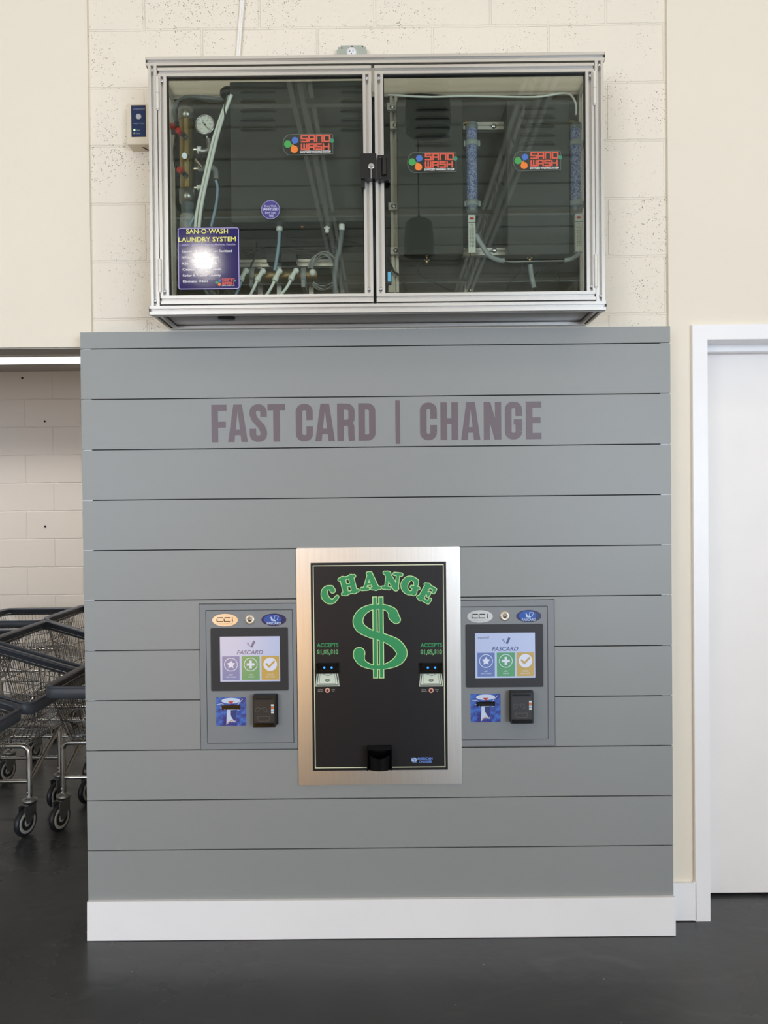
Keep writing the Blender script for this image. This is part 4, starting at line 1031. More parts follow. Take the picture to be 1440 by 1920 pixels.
def smooth2(pts, ws, sub=6):
    P = [Vector((p[0], p[1], w)) for p, w in zip(pts, ws)]
    C_ = catmull(P, sub); return [(c.x, c.y) for c in C_], [c.z for c in C_]
out_b, in_b = MB(), MB()
for ch, cx, cy, rot in (('C', 619.5, 1114.5, 23), ('H', 653.5, 1097, 13), ('A', 694, 1089.5, 3), ('N', 735, 1089.5, -7), ('G', 770.5, 1098, -14), ('E', 801.5, 1113, -30)):
    wd_, sts = G6[ch]; h = 33.5/550; c = at(cx, cy, YP); ra = math.radians(rot)
    for pts, w_ in sts:
        if not isinstance(w_, list): w_ = [w_]*len(pts)
        if len(pts) > 2: pts, w_ = smooth2(pts, w_)
        Q = []
        for x, z in pts:
            x = (x-0.5)*h*wd_; z = (z-0.5)*h*0.92; Q.append((c[0]+x*math.cos(ra)-z*math.sin(ra), c[2]+x*math.sin(ra)+z*math.cos(ra)))
        stroke(out_b, Q, [a*h+0.0050 for a in w_], YP-0.0003, 'round'); stroke(in_b, Q, [a*h for a in w_], YP-0.0010, 'round')
# dollar sign
def dpx(x, y): p = at(550+x/4.5, 1020+y/4.5, YP); return (p[0], p[2])
sp_ = [(868, 636, 66), (848, 610, 80), (835, 574, 70), (790, 540, 42), (718, 528, 36), (640, 540, 44), (576, 580, 62), (545, 645, 76), (566, 706, 74), (640, 752, 62), (718, 776, 60), (800, 806, 66), (872, 848, 80), (916, 920, 82), (880, 985, 70), (800, 1026, 42), (718, 1040, 32), (640, 1030, 36), (580, 998, 56), (556, 950, 84), (556, 920, 90)]
pts, ws = smooth2([(a, b_) for a, b_, c in sp_], [c for a, b_, c in sp_], 5)
Q = [dpx(*p) for p in pts]; k = 1/4.5/550
stroke(out_b, Q, [w_*k+0.0055 for w_ in ws], YP-0.0003, 'round'); stroke(in_b, Q, [w_*k for w_ in ws], YP-0.0010, 'round')
for x in (691, 742):
    a, c = dpx(x, 443), dpx(x, 1133)
    xx = (a[0]+c[0])/2
    stroke(out_b, [(xx, a[1]), (xx, c[1])], 0.0176, YP-0.0003); stroke(in_b, [(xx, a[1]-0.0026), (xx, c[1]+0.0026)], 0.0108, YP-0.0010)
out_b.build('pale_outline', M_lgreen, fc); in_b.build('green_lettering', M_green, fc)
# bill acceptors
for dx, side in ((0, 'left'), (194.3, 'right')):
    b = MB(); textpx(b, 'ACCEPTS', 594+dx, 634.5+dx, 1206, 1213, YP-0.0004, 0.03); b.build('accepts_lettering', M_green, fc)
    b = MB(); textpx(b, '$1,$5,$10', 594.5+dx, 634+dx, 1218.5, 1226.5, YP-0.0002, 0.035); b.build('value_outline', M_lgreen, fc)
    b = MB(); textpx(b, '$1,$5,$10', 595+dx, 633.5+dx, 1219, 1226, YP-0.0005, 0.015); b.build('value_lettering', M_green, fc)
    X0, X1, Z0, Z1 = rect(593.5+dx, 1243.5, 635+dx, 1262, -0.012)
    s_ = MB().box(X0, X1, -0.018, -0.0055, Z1-0.006, Z1, 0.001).box(X0, X0+0.004, -0.018, -0.0055, Z0, Z1).box(X1-0.004, X1, -0.018, -0.0055, Z0, Z1).box(X0, X1, -0.022, -0.0055, Z0, Z0+0.008).box(X0, X1, -0.008, -0.0055, Z0, Z1)
    s_ = s_.build('bill_slot', M_blackg, t)
    for lx in (608, 621.7):
        q = at(lx+dx, 1252, -0.0095); MB().lathe([(0.0005, -0.003), (0.0024, -0.0025), (0.0036, 0)], (q[0], -0.0082, q[2]), 'y', 14).build('blue_light', mat('blue_led', (30, 90, 255), 0.3, emit=(50, 130, 255), estr=2.2), s_)
    # printed banknote running into the slot (perspective drawing on the panel)
    X0, X1, Z0, Z1 = rect(591.5+dx, 1262, 636.5+dx, 1287, YP)
    in_ = 0.005
    nb = MB().prism([(X0, Z0), (X1, Z0), (X1-in_, Z1), (X0+in_, Z1)], YP-0.0004, YP).build('banknote_print', mat('note_pale', (222, 232, 214), 0.5), t)
    b = MB(); yy = YP-0.0006; c = (X0+X1)/2; h = Z1-Z0
    def tr(u, v): return (c+(u-.5)*(X1-X0-2*in_*v), Z0+v*h)
    stroke(b, [tr(.07, .95), tr(.05, .1), tr(.95, .1), tr(.93, .95)], 0.0030, yy)
    stroke(b, [tr(.16, .95), tr(.15, .22), tr(.85, .22), tr(.84, .95)], 0.0009, yy)
    b.flat(ell(c, Z0+.46*h, 0.0085, 0.0046, 18), yy)
    b.build('banknote_ink', mat('note_ink', (58, 70, 64), 0.5), nb)
    b = MB(); b.flat(ell(c, Z0+.46*h, 0.006, 0.003, 18), yy-0.0003); stroke(b, [tr(u, .93-.12*abs(math.sin(u*9))) for u in [.3+.04*i for i in range(11)]], 0.0024, yy-0.0003, 'round')
    b.build('banknote_motif', mat('note_mid', (150, 166, 150), 0.5), nb)
    # out of service light
    q = at(614+dx, 1294.5, YP)
    r_ = MB().lathe([(0.0045, -0.001), (0.0062, -0.003), (0.0086, -0.001), (0.0086, 0.0005)], (q[0], YP, q[2]), 'y', 22).build('indicator_ring', mat('ring_pink', (226, 176, 160), 0.4), t)
    MB().lathe([(0.0005, -0.0022), (0.0045, -0.0015), (0.005, 0)], (q[0], YP, q[2]), 'y', 16).build('indicator_lamp', mat('lamp_dark_red', (120, 30, 24), 0.3), r_)
    b = MB(); textpx(b, 'OUT OF', 596+dx, 605+dx, 1292.3, 1294.2, YP-0.0002, 0.01); textpx(b, 'SERVICE', 596+dx, 606+dx, 1295.6, 1297.5, YP-0.0002, 0.01)
    textpx(b, 'WHEN', 621+dx, 628+dx, 1292.3, 1294.2, YP-0.0002, 0.01); textpx(b, 'LIT', 623+dx, 627+dx, 1295.6, 1297.5, YP-0.0002, 0.01)
    b.build('service_lettering', mat('print_grey', (190, 186, 184), 0.5), fc)
# coin cup
X0, X1, Z0, Z1 = rect(688, 1400, 735.5, 1441, -0.02)
c = (X0+X1)/2; cw = X1-X0
b = MB().box(X0, X1, -0.010, -0.0055, Z0, Z1)
b.box(X0, X0+0.0035, -0.045, -0.0055, Z0, Z1, 0.002).box(X1-0.0035, X1, -0.045, -0.0055, Z0, Z1, 0.002).box(X0, X1, -0.045, -0.0055, Z1-0.004, Z1, 0.001)
n = 14; vs = []
for i in range(n+1):
    u = -1+2*i/n; x = c+u*(cw/2-0.003); zt = Z1-0.018-0.014*(1-u*u); zb = Z0+0.010*(1-u*u)*0+Z0*0
    yo = -0.036-0.016*(1-u*u)
    vs += [(x, yo, zt), (x, yo+0.004, Z0)]
fs = [(2*i+1, 2*i+3, 2*i+2, 2*i) for i in range(n)]
b.add(vs, fs, True); b.box(X0, X1, -0.034, -0.0055, Z0, Z0+0.003)
b.build('coin_cup', M_blackg, t)
b = MB(); textpx(b, 'AMERICAN', 782, 811, 1420, 1424.5, YP-0.0002, 0.04); textpx(b, 'CHANGER', 786, 810, 1426, 1430.5, YP-0.0002, 0.04); b.build('maker_lettering', mat('print_maker_blue', (104, 140, 216), 0.4), fc)
b = MB(); q = at(776.5, 1425, YP); b.flat(ell(q[0], q[2], 0.0095, 0.0085, 20), YP-0.0002); b.build('maker_disc', mat('print_pale_blue', (186, 204, 226), 0.4), fc)
b = MB(); stroke(b, [(q[0]-0.011, q[2]+0.008), (q[0]+0.004, q[2]+0.002), (q[0]-0.002, q[2]-0.006), (q[0]+0.009, q[2]-0.008)], 0.0028, YP-0.0004); b.build('maker_swoosh', MATS['print_maker_blue'], fc)

# ------------------------------------------------------------------ card kiosks
def kx(x): return 370+x/6.62
def ky(y): return 1120+y/6.62
KD = []
def kiosk(label):
    X0, X1, Z0, Z1 = rect(376, 1132, 556.8, 1404, 0)
    t = thing('card_kiosk', label, 'kiosk', ((X0+X1)/2, 0, Z0), 'grey card kiosks either side of the change machine')
    DX0, DX1, DZ0, DZ1 = rect(387.5, 1143, 550.5, 1392.5, 0); KD.append((X0, X1, Z0, Z1, DX0, DX1, DZ0, DZ1))
    MB().box(X0-0.0018, X1+0.0018, -0.0012, -0.0002, Z0-0.0018, Z1+0.0018).build('recess_edge', M_gap, t)
    ring(X0, X1, Z0, Z1, 0.001, DX0, DX1, DZ0, DZ1, -0.0045, -0.001).build('mounting_frame', M_kiosk, t)
    e = 0.002
    dr = MB().box(DX0+e, DX1-e, -0.0055, -0.0014, DZ0+e, DZ1-e).build('door', M_kiosk, t)
    YK = -0.0057
    MB().box(DX0-0.0002, DX0+e, -0.0040, -0.0012, DZ0, DZ1).box(DX1-e, DX1+0.0002, -0.0040, -0.0012, DZ0, DZ1).box(DX0, DX1, -0.0040, -0.0012, DZ0, DZ0+e).box(DX0, DX1, -0.0040, -0.0012, DZ1-e, DZ1).build('door_gap', M_gap, t)
    # badge, lock, blue badge
    q = at(kx(345), ky(282), YK)
    bd = MB().prism(ell(q[0], q[2], 0.0438, 0.0213, 40), YK-0.0014, YK).build('silver_badge', mat('silver_badge', (196, 194, 190), 0.3, 0.85), dr)
    b = MB(); z = q[2]+0.0015; w_ = 0.0030
    for cx in (-0.0175, 0.0068):
        stroke(b, [(q[0]+cx+0.0105, z+0.0065), (q[0]+cx-0.0085, z+0.0065)], w_, YK-0.0016); stroke(b, [(q[0]+cx-0.0100, z+0.003), (q[0]+cx-0.0100, z-0.0045), (q[0]+cx-0.0085, z-0.0065), (q[0]+cx+0.0105, z-0.0065)], w_, YK-0.0016)
    stroke(b, [(q[0]+0.0252, z+0.003), (q[0]+0.0252, z-0.008)], w_, YK-0.0016); stroke(b, [(q[0]+0.0252, z+0.0052), (q[0]+0.0252, z+0.0082)], w_, YK-0.0016)
    text(b, 'CARD CONCEPTS INC', q[0]-0.026, q[0]+0.026, q[2]-0.0135, 0.0022, YK-0.0016)
    b.build('badge_lettering', M_black, dr)
    q = at(kx(652), ky(277), YK)
    lk = MB().lathe([(0.0075, -0.003), (0.009, -0.0045), (0.0165, -0.0035), (0.0175, 0)], (q[0], YK, q[2]), 'y', 28).build('lock', mat('lock_nickel', (214, 204, 188), 0.35, 0.6), dr)
    MB().lathe([(0.0005, -0.0035), (0.0068, -0.0035), (0.0072, 0)], (q[0], YK-0.0002, q[2]), 'y', 20).box(q[0]-0.0045, q[0], YK-0.0040, YK-0.0036, q[2]-0.001, q[2]+0.001).build('lock_core', M_zinc, dr)
    q = at(kx(950), ky(277), YK)
    MB().prism(ell(q[0], q[2], 0.0425, 0.0210, 40), YK-0.0010, YK).build('blue_badge_edge', mat('badge_navy', (28, 34, 92), 0.3), dr)
    MB().prism(ell(q[0]-0.004, q[2]+0.001, 0.030, 0.0165, 36), YK-0.0012, YK-0.001).build('blue_badge', mat('badge_blue', (28, 84, 176), 0.3), dr)
    b = MB(); text(b, 'FASCARD', q[0]-0.024, q[0]+0.024, q[2]-0.0160, 0.0075, YK-0.0015, 0.03)
    stroke(b, [(q[0]-0.010, q[2]+0.010), (q[0]-0.006, q[2]-0.001), (q[0]+0.006, q[2]-0.004)], [0.003, 0.0065, 0.004], YK-0.0015)
    stroke(b, [(q[0]+0.003, q[2]+0.013), (q[0]+0.016, q[2]+0.012), (q[0]+0.011, q[2]-0.001), (q[0]+0.001, q[2]-0.002), (q[0]+0.003, q[2]+0.013)], 0.0016, YK-0.0015)
    b.build('badge_print', mat('print_ice', (196, 214, 236), 0.35), dr)
    # touch screen
    X0, X1, Z0, Z1 = rect(kx(172), ky(377), kx(1127), ky(1156), YK)
    bz = MB().prism(rrect(X0, X1, Z0, Z1, 0.004), YK-0.004, YK).build('screen_bezel', M_bezel, t)
    X0, X1, Z0, Z1 = rect(kx(283), ky(486), kx(1025), ky(1045), YK-0.004)
    ysn = YK-0.0043
    MB().box(X0-0.0012, X1+0.0012, YK-0.0042, YK-0.0039, Z0-0.0012, Z1+0.0012).build('screen_edge', M_black, bz)
    def glow(nm, col): return mat(nm, (20, 20, 20), 0.2, emit=col, estr=0.92, spec=0.8)
    MB().flat([(X0, Z0), (X1, Z0), (X1, Z1), (X0, Z1)], ysn).build('screen', glow('screen_pale_blue', (176, 190, 226)), bz)
    w_, h_ = X1-X0, Z1-Z0
    def sp(u, v): return (X0+u*w_, Z1-v*h_)
    tiles = ((0.035, 0.325, (98, 120, 178), 'star'), (0.36, 0.66, (84, 152, 110), 'plus'), (0.69, 0.985, (182, 156, 88), 'tick'))
    pl = MB(); caps = MB()
    for u0, u1, colr, kind in tiles:
        b = MB(); a, c = sp(u0, 0.965), sp(u1, 0.435); b.flat([(a[0], a[1]), (c[0], a[1]), (c[0], c[1]), (a[0], c[1])], ysn-0.0002); b.build('tile_'+kind, glow('tile_'+kind, colr), bz)
        cc = sp((u0+u1)/2, 0.62); R = w_*0.108
        if kind != 'tick':
            stroke(pl, ell(cc[0], cc[1], R, R, 40)+[(cc[0]+R, cc[1])], 0.0021, ysn-0.0004)
        else: pl.flat(ell(cc[0], cc[1], R*1.05, R*1.05, 40), ysn-0.0004)
        if kind == 'star':
            P = []
            for k in range(10):
                a = math.radians(90+36*k); r_ = R*(.68 if k % 2 == 0 else .36); P.append((cc[0]+r_*math.cos(a), cc[1]+r_*math.sin(a)))
            for k in range(1, 10, 2): pl.flat([(cc[0], cc[1]), P[k], P[(k+1) % 10], P[(k+2) % 10]], ysn-0.0004)
        if kind == 'plus':
            for (a, c) in ((R*.62, R*.19), (R*.19, R*.62)): pl.flat([(cc[0]-a, cc[1]-c), (cc[0]+a, cc[1]-c), (cc[0]+a, cc[1]+c), (cc[0]-a, cc[1]+c)], ysn-0.0004)
        if kind == 'tick':
            b = MB(); stroke(b, [(cc[0]-R*.58, cc[1]+R*.06), (cc[0]-R*.18, cc[1]-R*.38), (cc[0]+R*.60, cc[1]+R*.42)], R*.3, ysn-0.0006, 'round'); b.build('tick_mark', glow('tile_tick', colr), bz)
        l1, l2 = {'star': ('GET', 'NEW CARD'), 'plus': ('ADD', 'VALUE'), 'tick': ('CHECK', 'BALANCE')}[kind]
        for s_, v, wd2 in ((l1, 0.862, .022*len(l1)/2), (l2, 0.912, .022*len(l2)/2)):
            p = sp((u0+u1)/2, v); text(pl, s_, p[0]-wd2*w_*.98, p[0]+wd2*w_*.98, p[1], h_*0.028, ysn-0.0004)
    pl.build('screen_icons', glow('screen_white', (206, 214, 236)), bz)
    b = MB(); a = sp(.28, .395); c = sp(.72, .395); text(b, 'FASCARD', a[0], c[0], a[1], h_*.088, ysn-0.0003, 0.02, 0.25)
    p = sp(0.55, 0.16); b.flat([(p[0]-0.008, p[1]-0.011), (p[0]-0.001, p[1]-0.0135), (p[0]+0.0085, p[1]+0.007), (p[0]+0.0015, p[1]+0.011)], ysn-0.0003)
    for k in range(6): stroke(b, arc(p[0]-0.002-k*0.0012, p[1]+0.004, 0.012, 0.016-k*.001, 178, 262, 8), 0.0006, ysn-0.0003)
    b.build('screen_logo', glow('screen_navy', (74, 88, 138)), bz)
    # card slot sticker
    X0, X1, Z0, Z1 = rect(kx(233), ky(1241), kx(605), ky(1592), YK)
    st = MB().prism(rrect(X0, X1, Z0, Z1, 0.002), YK-0.0006, YK).build('card_sticker', bluefield(), t)
    w_, h_ = X1-X0, Z1-Z0
    def q2(u, v): return (X0+u*w_, Z1-v*h_)
    b = MB(); b.flat(ell(*q2(.5, .12), w_*.32, h_*.10, 24), YK-0.0009); b.flat([q2(.36, .42), q2(.34, .97), q2(.46, .86), q2(.64, .88), q2(.66, .42)], YK-0.0009)
    stroke(b, [q2(.02, .25), q2(.2, .22), q2(.35, .34), q2(.3, .44), q2(.15, .36)], 0.0018, YK-0.0009); stroke(b, [q2(.9, .06), q2(.78, .2), q2(.62, .4), q2(.78, .46)], 0.0018, YK-0.0009)
    b.build('splash_print', mat('print_splash', (206, 220, 244), 0.4), st)
    b = MB(); b.flat([q2(.47, .45), q2(.47, .62), q2(.6, .84), q2(.66, .8), q2(.66, .44)], YK-0.0011); b.build('card_print', mat('print_card_blue', (52, 62, 130), 0.4), st)
    b = MB(); stroke(b, [q2(.38, .90), q2(.5, .82), q2(.62, .86)], [0.004, 0.003, 0.001], YK-0.0013); b.build('thumb_print', mat('print_skin', (204, 158, 132), 0.5), st)
    b = MB(); b.flat([q2(.40, .14), q2(.5, .24), q2(.60, .14)], YK-0.0011); b.build('red_arrow', mat('arrow_red', (200, 60, 56), 0.4), st)
    a, c = q2(.20, .42), q2(.81, .27)
    sl = MB().box(a[0], c[0], YK-0.0055, YK-0.0005, a[1], c[1], 0.001).build('card_slot', M_blackg, t)
    MB().box(a[0]+0.003, c[0]-0.003, YK-0.0060, YK-0.0050, (a[1]+c[1])/2-0.0018, (a[1]+c[1])/2+0.0018).build('slot_opening', M_gap, sl)
    # card reader
    X0, X1, Z0, Z1 = rect(kx(690), ky(1219), kx(975), ky(1608), -0.035)
    rd = MB().box(X0, X1, -0.040, YK, Z0, Z1, 0.003).box(X0+0.002, X1+0.004, -0.014, YK, Z0+0.001, Z1-0.001, 0.002).build('card_reader', M_black, t)
    w_, h_ = X1-X0, Z1-Z0; Yr = -0.0403
    b = MB(); b.flat([(X0+.06*w_, Z1-.86*h_), (X1-.06*w_, Z1-.86*h_), (X1-.06*w_, Z1-.13*h_), (X0+.06*w_, Z1-.13*h_)], Yr); b.build('reader_label', mat('label_charcoal', (44, 42, 42), 0.4), rd)
    b = MB(); g = [(.12, .50), (.20, .40), (.26, .46), (.20, .54)]
    def q3(u, v): return (X0+u*w_, Z1-v*h_)
    for s_ in (0, 1):
        f = lambda u: u if s_ == 0 else 0.74-u
        stroke(b, [q3(f(u), v) for u, v in ((.10, .50), (.16, .38), (.28, .36), (.30, .44), (.18, .52), (.10, .50))], 0.0008, Yr-0.0003)
    stroke(b, [q3(.30, .40), q3(.44, .40)], 0.0016, Yr-0.0003); stroke(b, [q3(.2, .66), q3(.74, .66), q3(.70, .80), q3(.26, .80), q3(.2, .66)], 0.0010, Yr-0.0003)
    b.build('reader_drawing', mat('print_mid_grey', (104, 102, 100), 0.5), rd)
    for k, (cc) in enumerate(((214, 220, 226), (220, 120, 60), (190, 214, 236), (224, 224, 228))):
        v0 = .27+.075*k; b = MB(); b.flat([q3(.80, v0+.06), q3(.92, v0+.06), q3(.92, v0), q3(.80, v0)], Yr-0.0003); b.build('card_icon', mat('icon_%d' % k, cc, 0.4), rd)
    MB().box(X0+.10*w_, X1-.18*w_, -0.042, -0.040, Z1-.11*h_, Z1-.07*h_).build('reader_slit', M_gap, rd)
    MB().box(X0+.08*w_, X1-.08*w_, -0.046, -0.030, Z0+.03*h_, Z0+.14*h_, 0.002).build('reader_mouth', M_blackg, rd)
    return t
def bluefield():
    if 'sticker_blue_field' in MATS: return MATS['sticker_blue_field']
    m = mat('sticker_blue_field', (44, 60, 150), 0.35); nt = m.node_tree; N = nt.nodes.new; Lk = nt.links.new; bs = nt.nodes['Principled BSDF']
    g = N('ShaderNodeTexCoord'); n = N('ShaderNodeTexNoise'); n.inputs['Scale'].default_value = 60; n.inputs['Detail'].default_value = 3; Lk(g.outputs['Object'], n.inputs['Vector'])
    cr = N('ShaderNodeValToRGB'); e = cr.color_ramp.elements; e[0].position = .38; e[0].color = lin((52, 48, 130)); e[1].position = .66; e[1].color = lin((70, 120, 210))
    Lk(n.outputs['Fac'], cr.inputs[0]); Lk(cr.outputs[0], bs.inputs['Base Color'])
    return m
k1 = kiosk('grey card kiosk left of the change machine')
k2 = copy_tree(k1); k2['label'] = 'grey card kiosk right of the change machine, español? shown on its screen'
# spacing between the two kiosks, measured between their bezels
k2.location.x += 477.7/550.0
k2.location.z += 0.0038
x0_, x1_, z0_, z1_, dx0, dx1, dz0, dz1 = KD[0]; kdx = 477.7/550.0; kdz = 0.0038
bpy.data.objects.remove([c for c in k2.children if c.name.startswith('mounting_frame')][0])
bpy.data.objects.remove([c for c in k2.children if c.name.startswith('recess_edge')][0])
nx0, nx1 = dx0+kdx-0.0025, at(1039.3, 1270, 0)[0]
ring(nx0, nx1, z0_+kdz, z1_+kdz, 0.001, dx0+kdx, dx1+kdx, dz0+kdz, dz1+kdz, -0.0045, -0.001).build('mounting_frame', M_kiosk, k2)
MB().box(nx0, nx1+0.0018, -0.0012, -0.0002, z0_+kdz-0.0018, z1_+kdz+0.0018).build('recess_edge', M_gap, k2)
b = MB(); X0, X1, Z0, Z1 = rect(896, 1193, 917.5, 1197.5, -0.0101)
text(b, 'español?', X0, X1, Z0, Z1-Z0, -0.0104, 0.01)
bz2 = [c for c in k2.children if c.name.startswith('screen_bezel')][0]
o = b.build('language_lettering', mat('screen_grey', (20, 20, 20), 0.1, emit=(110, 120, 150), estr=0.9), bz2)

# ------------------------------------------------------------------ laundry carts
def loop_rr(hx, hy, r, k=6):
    o = []
    for cx, cy, a in ((hx-r, hy-r, 0), (-hx+r, hy-r, 90), (-hx+r, -hy+r, 180), (hx-r, -hy+r, 270)):
        for i in range(k+1):
            t = math.radians(a+90*i/k); o.append((cx+r*math.cos(t), cy+r*math.sin(t)))
    return o
def per_point(hx, hy, r, s):
    """point on rounded rectangle at arc fraction, parametrised by angle index so loops of different size correspond"""
    L = loop_rr(hx, hy, r, 6); n = len(L); seg = [math.dist(L[i], L[(i+1) % n]) for i in range(n)]; T = sum(seg); d = (s % 1)*T
    for i in range(n):
        if d <= seg[i]:
            u = d/seg[i]; a, b = L[i], L[(i+1) % n]; return (a[0]+(b[0]-a[0])*u, a[1]+(b[1]-a[1])*u)
        d -= seg[i]
    return L[0]
def make_cart(sl, label, hx=0.28, hy=0.33, z0=0.70):
    t = thing('laundry_cart', label, 'laundry cart', (0, 0, 0), 'wire laundry carts in the left bay')
    zr = lambda x: z0+sl*x
    # rim: tall soft bumper section swept around
    L = loop_rr(hx, hy, 0.05, 6); n = len(L)
    sec = [(0.000, -0.002), (0.006, 0.004), (0.004, 0.010), (-0.004, 0.010), (-0.020, 0.006), (-0.024, 0.0), (-0.020, -0.004), (-0.008, -0.006), (-0.006, -0.040), (-0.002, -0.046), (0.003, -0.042), (0.003, -0.006)]
    m_ = len(sec); vs = []
    for i in range(n):
        a, b_ = L[i-1], L[(i+1) % n]; d = Vector((b_[0]-a[0], b_[1]-a[1])).normalized(); no = Vector((d.y, -d.x))
        for r, z in sec: vs.append((L[i][0]+no.x*r, L[i][1]+no.y*r, zr(L[i][0])+z))
    fs = [(i*m_+k, ((i+1) % n)*m_+k, ((i+1) % n)*m_+(k+1) % m_, i*m_+(k+1) % m_) for i in range(n) for k in range(m_)]
    MB().add(vs, fs, True).build('rim', M_rubber, t)
    # wire basket
    b = MB(); bx, by, bz_ = hx-0.035, hy-0.13, 0.425; N_ = 84; wr = 0.0016
    for i in range(N_):
        s = i/N_; a = per_point(hx-0.006, hy-0.006, 0.05, s); c = per_point(bx, by, 0.045, s)
        mid = ((a[0]*.45+c[0]*.55), (a[1]*.45+c[1]*.55))
        zt = zr(a[0])-0.03
        b.tube([(a[0], a[1], zt), (mid[0], mid[1], zt*.45+(bz_+0.02)*.55), (c[0], c[1], bz_+0.012), (c[0]*.95, c[1]*.94, bz_)], wr, 4, smooth=False)
    for f, rr in ((0.0, 0.0028), (0.33, 0.0026), (0.62, 0.0026), (0.96, 0.003)):
        P = []
        for i in range(60):
            s = i/60; a = per_point(hx-0.008, hy-0.008, 0.05, s); c = per_point(bx, by, 0.045, s); zt = zr(a[0])-0.03
            P.append((a[0]+(c[0]-a[0])*f, a[1]+(c[1]-a[1])*f, zt+(bz_+0.012-zt)*f))
        b.tube(P, rr, 5, smooth=False, closed=True)
    k = -bx+0.02
    while k < bx-0.01: b.tube([(k, -by+0.01, bz_), (k, by-0.01, bz_)], wr, 4, smooth=False); k += 0.036
    k = -by+0.015
    while k < by-0.01: b.tube([(-bx+0.01, k, bz_+0.003), (bx-0.01, k, bz_+0.003)], wr*1.2, 4, smooth=False); k += 0.028
    b.build('wire_basket', M_wire, t)
    # chrome frame
    lx, ly, zt, zb_, R = hx-0.05, hy-0.165, 0.400, 0.155, 0.032; ox = -0.035
    for s in (-1, 1):
        P = [(-lx, s*ly, zb_), (-lx, s*ly, zt-R)]+[(-lx+R-R*math.cos(a), s*ly, zt-R+R*math.sin(a)) for a in (PI/8, PI/4, 3*PI/8)]+[(-lx+R, s*ly, zt), (lx-R, s*ly, zt)]+[(lx-R+R*math.sin(a), s*ly, zt-R+R*math.cos(a)) for a in (PI/8, PI/4, 3*PI/8)]+[(lx, s*ly, zt-R), (lx, s*ly, zb_)]
        P = [(p[0]+ox, p[1], p[2]) for p in P]
        MB().tube(P, 0.0125, 12, smooth=False).build('frame_hoop', M_chrome, t)
        MB().cyl((ox-lx, s*ly, 0.238), (ox+lx, s*ly, 0.238), 0.0095, 10).build('crossbar', M_chrome, t)
        MB().cyl((ox+s*lx, -ly, 0.236), (ox+s*lx, ly, 0.395), 0.0105, 10).build('brace', M_chrome, t)
    for sx_ in (-1, 1):
        MB().cyl((ox+sx_*(lx-0.02), -ly, zt+0.008), (ox+sx_*(lx-0.02), ly, zt+0.008), 0.006, 8).build('basket_support', M_chrome, t)
        for sy_ in (-1, 1):
            x, y = ox+sx_*lx, sy_*ly; off = -0.028
            f = MB().lathe([(0.030, 0), (0.033, 0.003), (0.033, 0.010), (0.018, 0.016), (0.014, 0.022)], (x, y, 0.146), 'z', 20)
            f.box(x-0.020, x-0.0165, y+off-0.022, y+0.018, 0.095, 0.140).box(x+0.0165, x+0.020, y+off-0.022, y+0.018, 0.095, 0.140).box(x-0.020, x+0.020, y-0.030, y+0.022, 0.136, 0.142)
            for s in (-1, 1): f.add([(x+s*0.0165, y+off-0.012, 0.058), (x+s*0.0165, y+off+0.012, 0.058), (x+s*0.0165, y+0.016, 0.098), (x+s*0.0165, y+off-0.020, 0.098), (x+s*0.020, y+off-0.012, 0.058), (x+s*0.020, y+off+0.012, 0.058), (x+s*0.020, y+0.016, 0.098), (x+s*0.020, y+off-0.020, 0.098)], [(0, 1, 2, 3), (7, 6, 5, 4), (0, 4, 5, 1), (1, 5, 6, 2), (2, 6, 7, 3), (3, 7, 4, 0)])
            cs = f.build('caster', M_zinc, t)
            pv = Vector((x, y, 0)); cs.matrix_local = Matrix.Translation(pv) @ Matrix.Rotation(math.radians(-17), 4, 'Z') @ Matrix.Translation(-pv)
            MB().lathe([(0.050, -0.013), (0.060, -0.010), (0.0635, -0.004), (0.0635, 0.004), (0.060, 0.010), (0.050, 0.013)], (x, y+off, 0.0640), 'x', 32).build('tyre', M_wheel, cs)
            MB().lathe([(0.006, -0.016), (0.010, -0.016), (0.014, -0.0135), (0.030, -0.012), (0.046, -0.0145), (0.050, -0.013), (0.050, 0.013), (0.046, 0.0145), (0.030, 0.012), (0.014, 0.0135), (0.010, 0.016), (0.006, 0.016)], (x, y+off, 0.0640), 'x', 28).build('wheel_hub', M_hub, cs)
            for z in (0.172, 0.190): MB().lathe([(0.0005, -0.004), (0.004, -0.003), (0.0045, 0.0)], (x, y-0.0125, z), 'y', 10).build('rivet', M_bolt, cs)
    return t
flat = make_cart(0.0, 'wire laundry cart nearest the grey boards, level grey rim', z0=0.688); flat.location = (-1.205, 1.077, 0)
slope = make_cart(-0.30, 'wire laundry cart with a sloping rim, just left of the one touching the grey boards', z0=0.708); slope.location = (-1.80, 1.03, 0)
for src, x, y, lab in ((slope, -1.81, 0.34, 'wire laundry cart at the bottom left, mostly cut off by the photo edge'),
                  (slope, -1.765, 1.715, 'sloping rimmed wire laundry cart in the middle of the row, behind the front pair'),
                  (slope, -1.815, 2.44, 'sloping rimmed wire laundry cart near the block wall beside the grey boards'),
                  (flat, -2.66, 3.05, 'level rimmed wire laundry cart against the block wall'),
                  (flat, -2.60, 2.02, 'level rimmed wire laundry cart at the left edge, in front of the wall one')):
    c = copy_tree(src); c.location = (x, y, 0); c['label'] = lab
    

# ------------------------------------------------------------------ lamps and the rest of the room
p = at(75, 668, 0)
t = thing('tube_light', 'long white tube light on the bay ceiling at the upper left', 'light fixture', (-3.4, 2.87, 2.50))
MB().box(-5.8, -1.05, 2.77, 2.93, 2.535, 2.559).build('housing', M_white, t)
MB().box(-5.78, -1.07, 2.775, 2.925, 2.515, 2.535).build('diffuser', M_lamp, t)

area('tube_glow', (-3.3, 2.85, 2.51), (-3.3, 2.85, 0), 4.4, 0.14, 26, (1.0, 0.95, 0.9)).data.spread = math.radians(100)

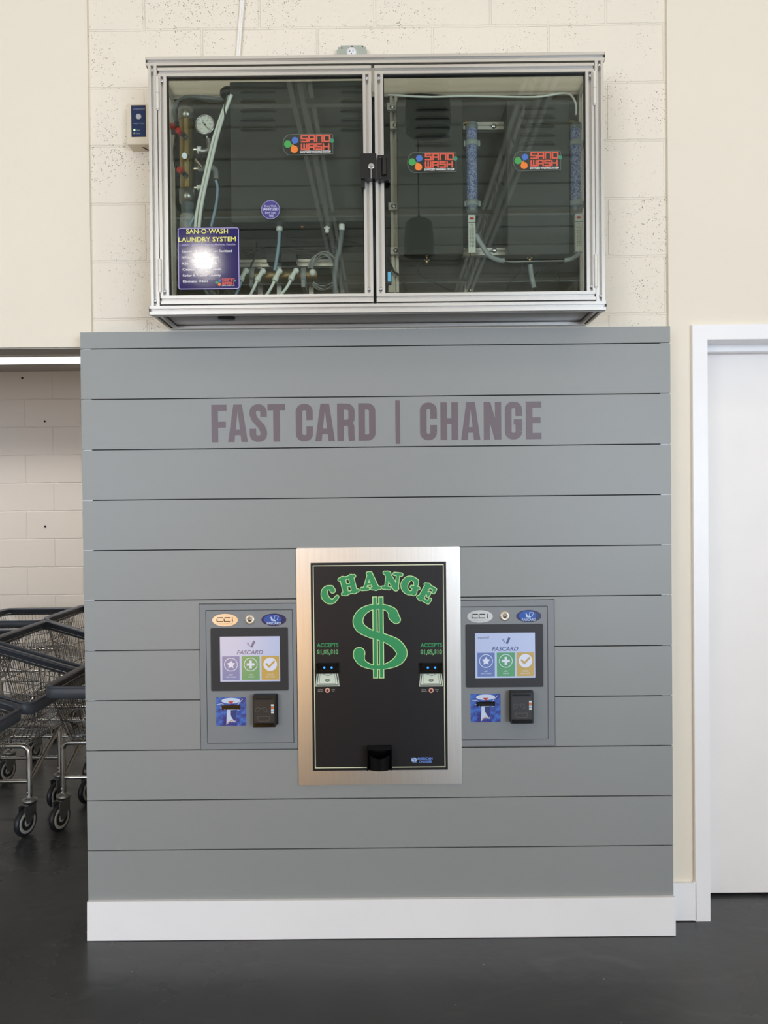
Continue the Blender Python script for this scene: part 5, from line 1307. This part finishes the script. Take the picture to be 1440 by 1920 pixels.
def pendant(x, y, label, lit):
    t = thing('pendant_lamp', label, 'pendant lamp', (x, y, 3.42), 'black pendant lamps')
    MB().lathe([(0.112, 0.0), (0.122, 0.0), (0.118, 0.10), (0.105, 0.24), (0.075, 0.265), (0.02, 0.28), (0.015, 0.30)], (x, y, 3.42), 'z', 32).build('shade', M_black, t)
    MB().cyl((x, y, 3.70), (x, y, 4.70), 0.006, 8).build('rod', M_black, t)
    MB().lathe([(0.005, 0.045), (0.03, 0.03), (0.04, 0.0), (0.03, -0.03), (0.005, -0.042)], (x, y, 3.50), 'z', 18).build('bulb', mat('bulb_lit', (255, 250, 240), 0.4, emit=(255, 244, 226), estr=30) if lit else mat('bulb_off', (230, 228, 220), 0.3), t)
pendant(0.27, -1.62, 'black pendant lamp hanging in front of the right cabinet door', False)
pendant(0.31, -3.62, 'black pendant lamp hanging above and behind the viewer', False)
# a bare spot lamp on the ceiling grid
def spot(x, y, z):
    t = thing('ceiling_spot', 'small round ceiling spot lamp hung from the joists', 'spot lamp', (x, y, z))
    MB().lathe([(0.05, 0.0), (0.055, 0.01), (0.05, 0.12), (0.02, 0.14)], (x, y, z), 'z', 24).build('housing', M_white, t)
    MB().cyl((x, y, z+0.13), (x, y, 4.7), 0.008, 8).build('rod', M_white, t)
    MB().lathe([(0.001, -0.001), (0.045, -0.001), (0.045, 0.004)], (x, y, z), 'z', 24).build('lens', MATS.get('bulb_lit') or mat('bulb_lit', (255, 250, 240), 0.4, emit=(255, 244, 226), estr=30), t)
    l = bpy.data.lights.new('ceiling_spot_light', 'POINT'); l.energy = 16; l.color = (1.0, 0.93, 0.84); l.shadow_soft_size = 0.05
    o = bpy.data.objects.new('ceiling_spot_light', l); COL.objects.link(o); o.location = (x, y, z-0.07)
spot(-1.33, -3.45, 3.40)
# added amber glowing box behind the viewer, makes the warm reflection in the steel
t = thing('amber_glow_box', 'added amber glowing box behind the viewer, for the warm reflection in the steel', 'added glow box', (-1.3, -4.3, 0))
MB().box(-2.0, -0.60, -4.8, -4.02, 0, 1.45).build('cabinet', M_black, t)
MB().box(-1.95, -0.65, -4.02, -4.005, 0.62, 1.35).build('front', mat('amber_glow', (240, 160, 60), 0.3, emit=(255, 186, 78), estr=0.9), t)
MB().box(-1.75, -1.08, -4.02, -4.005, 0.05, 0.58).build('bright_glow_panel', mat('amber_bright', (240, 160, 60), 0.3, emit=(255, 185, 40), estr=7.0), t)  # added bright panel, tints the left kiosk screen yellow
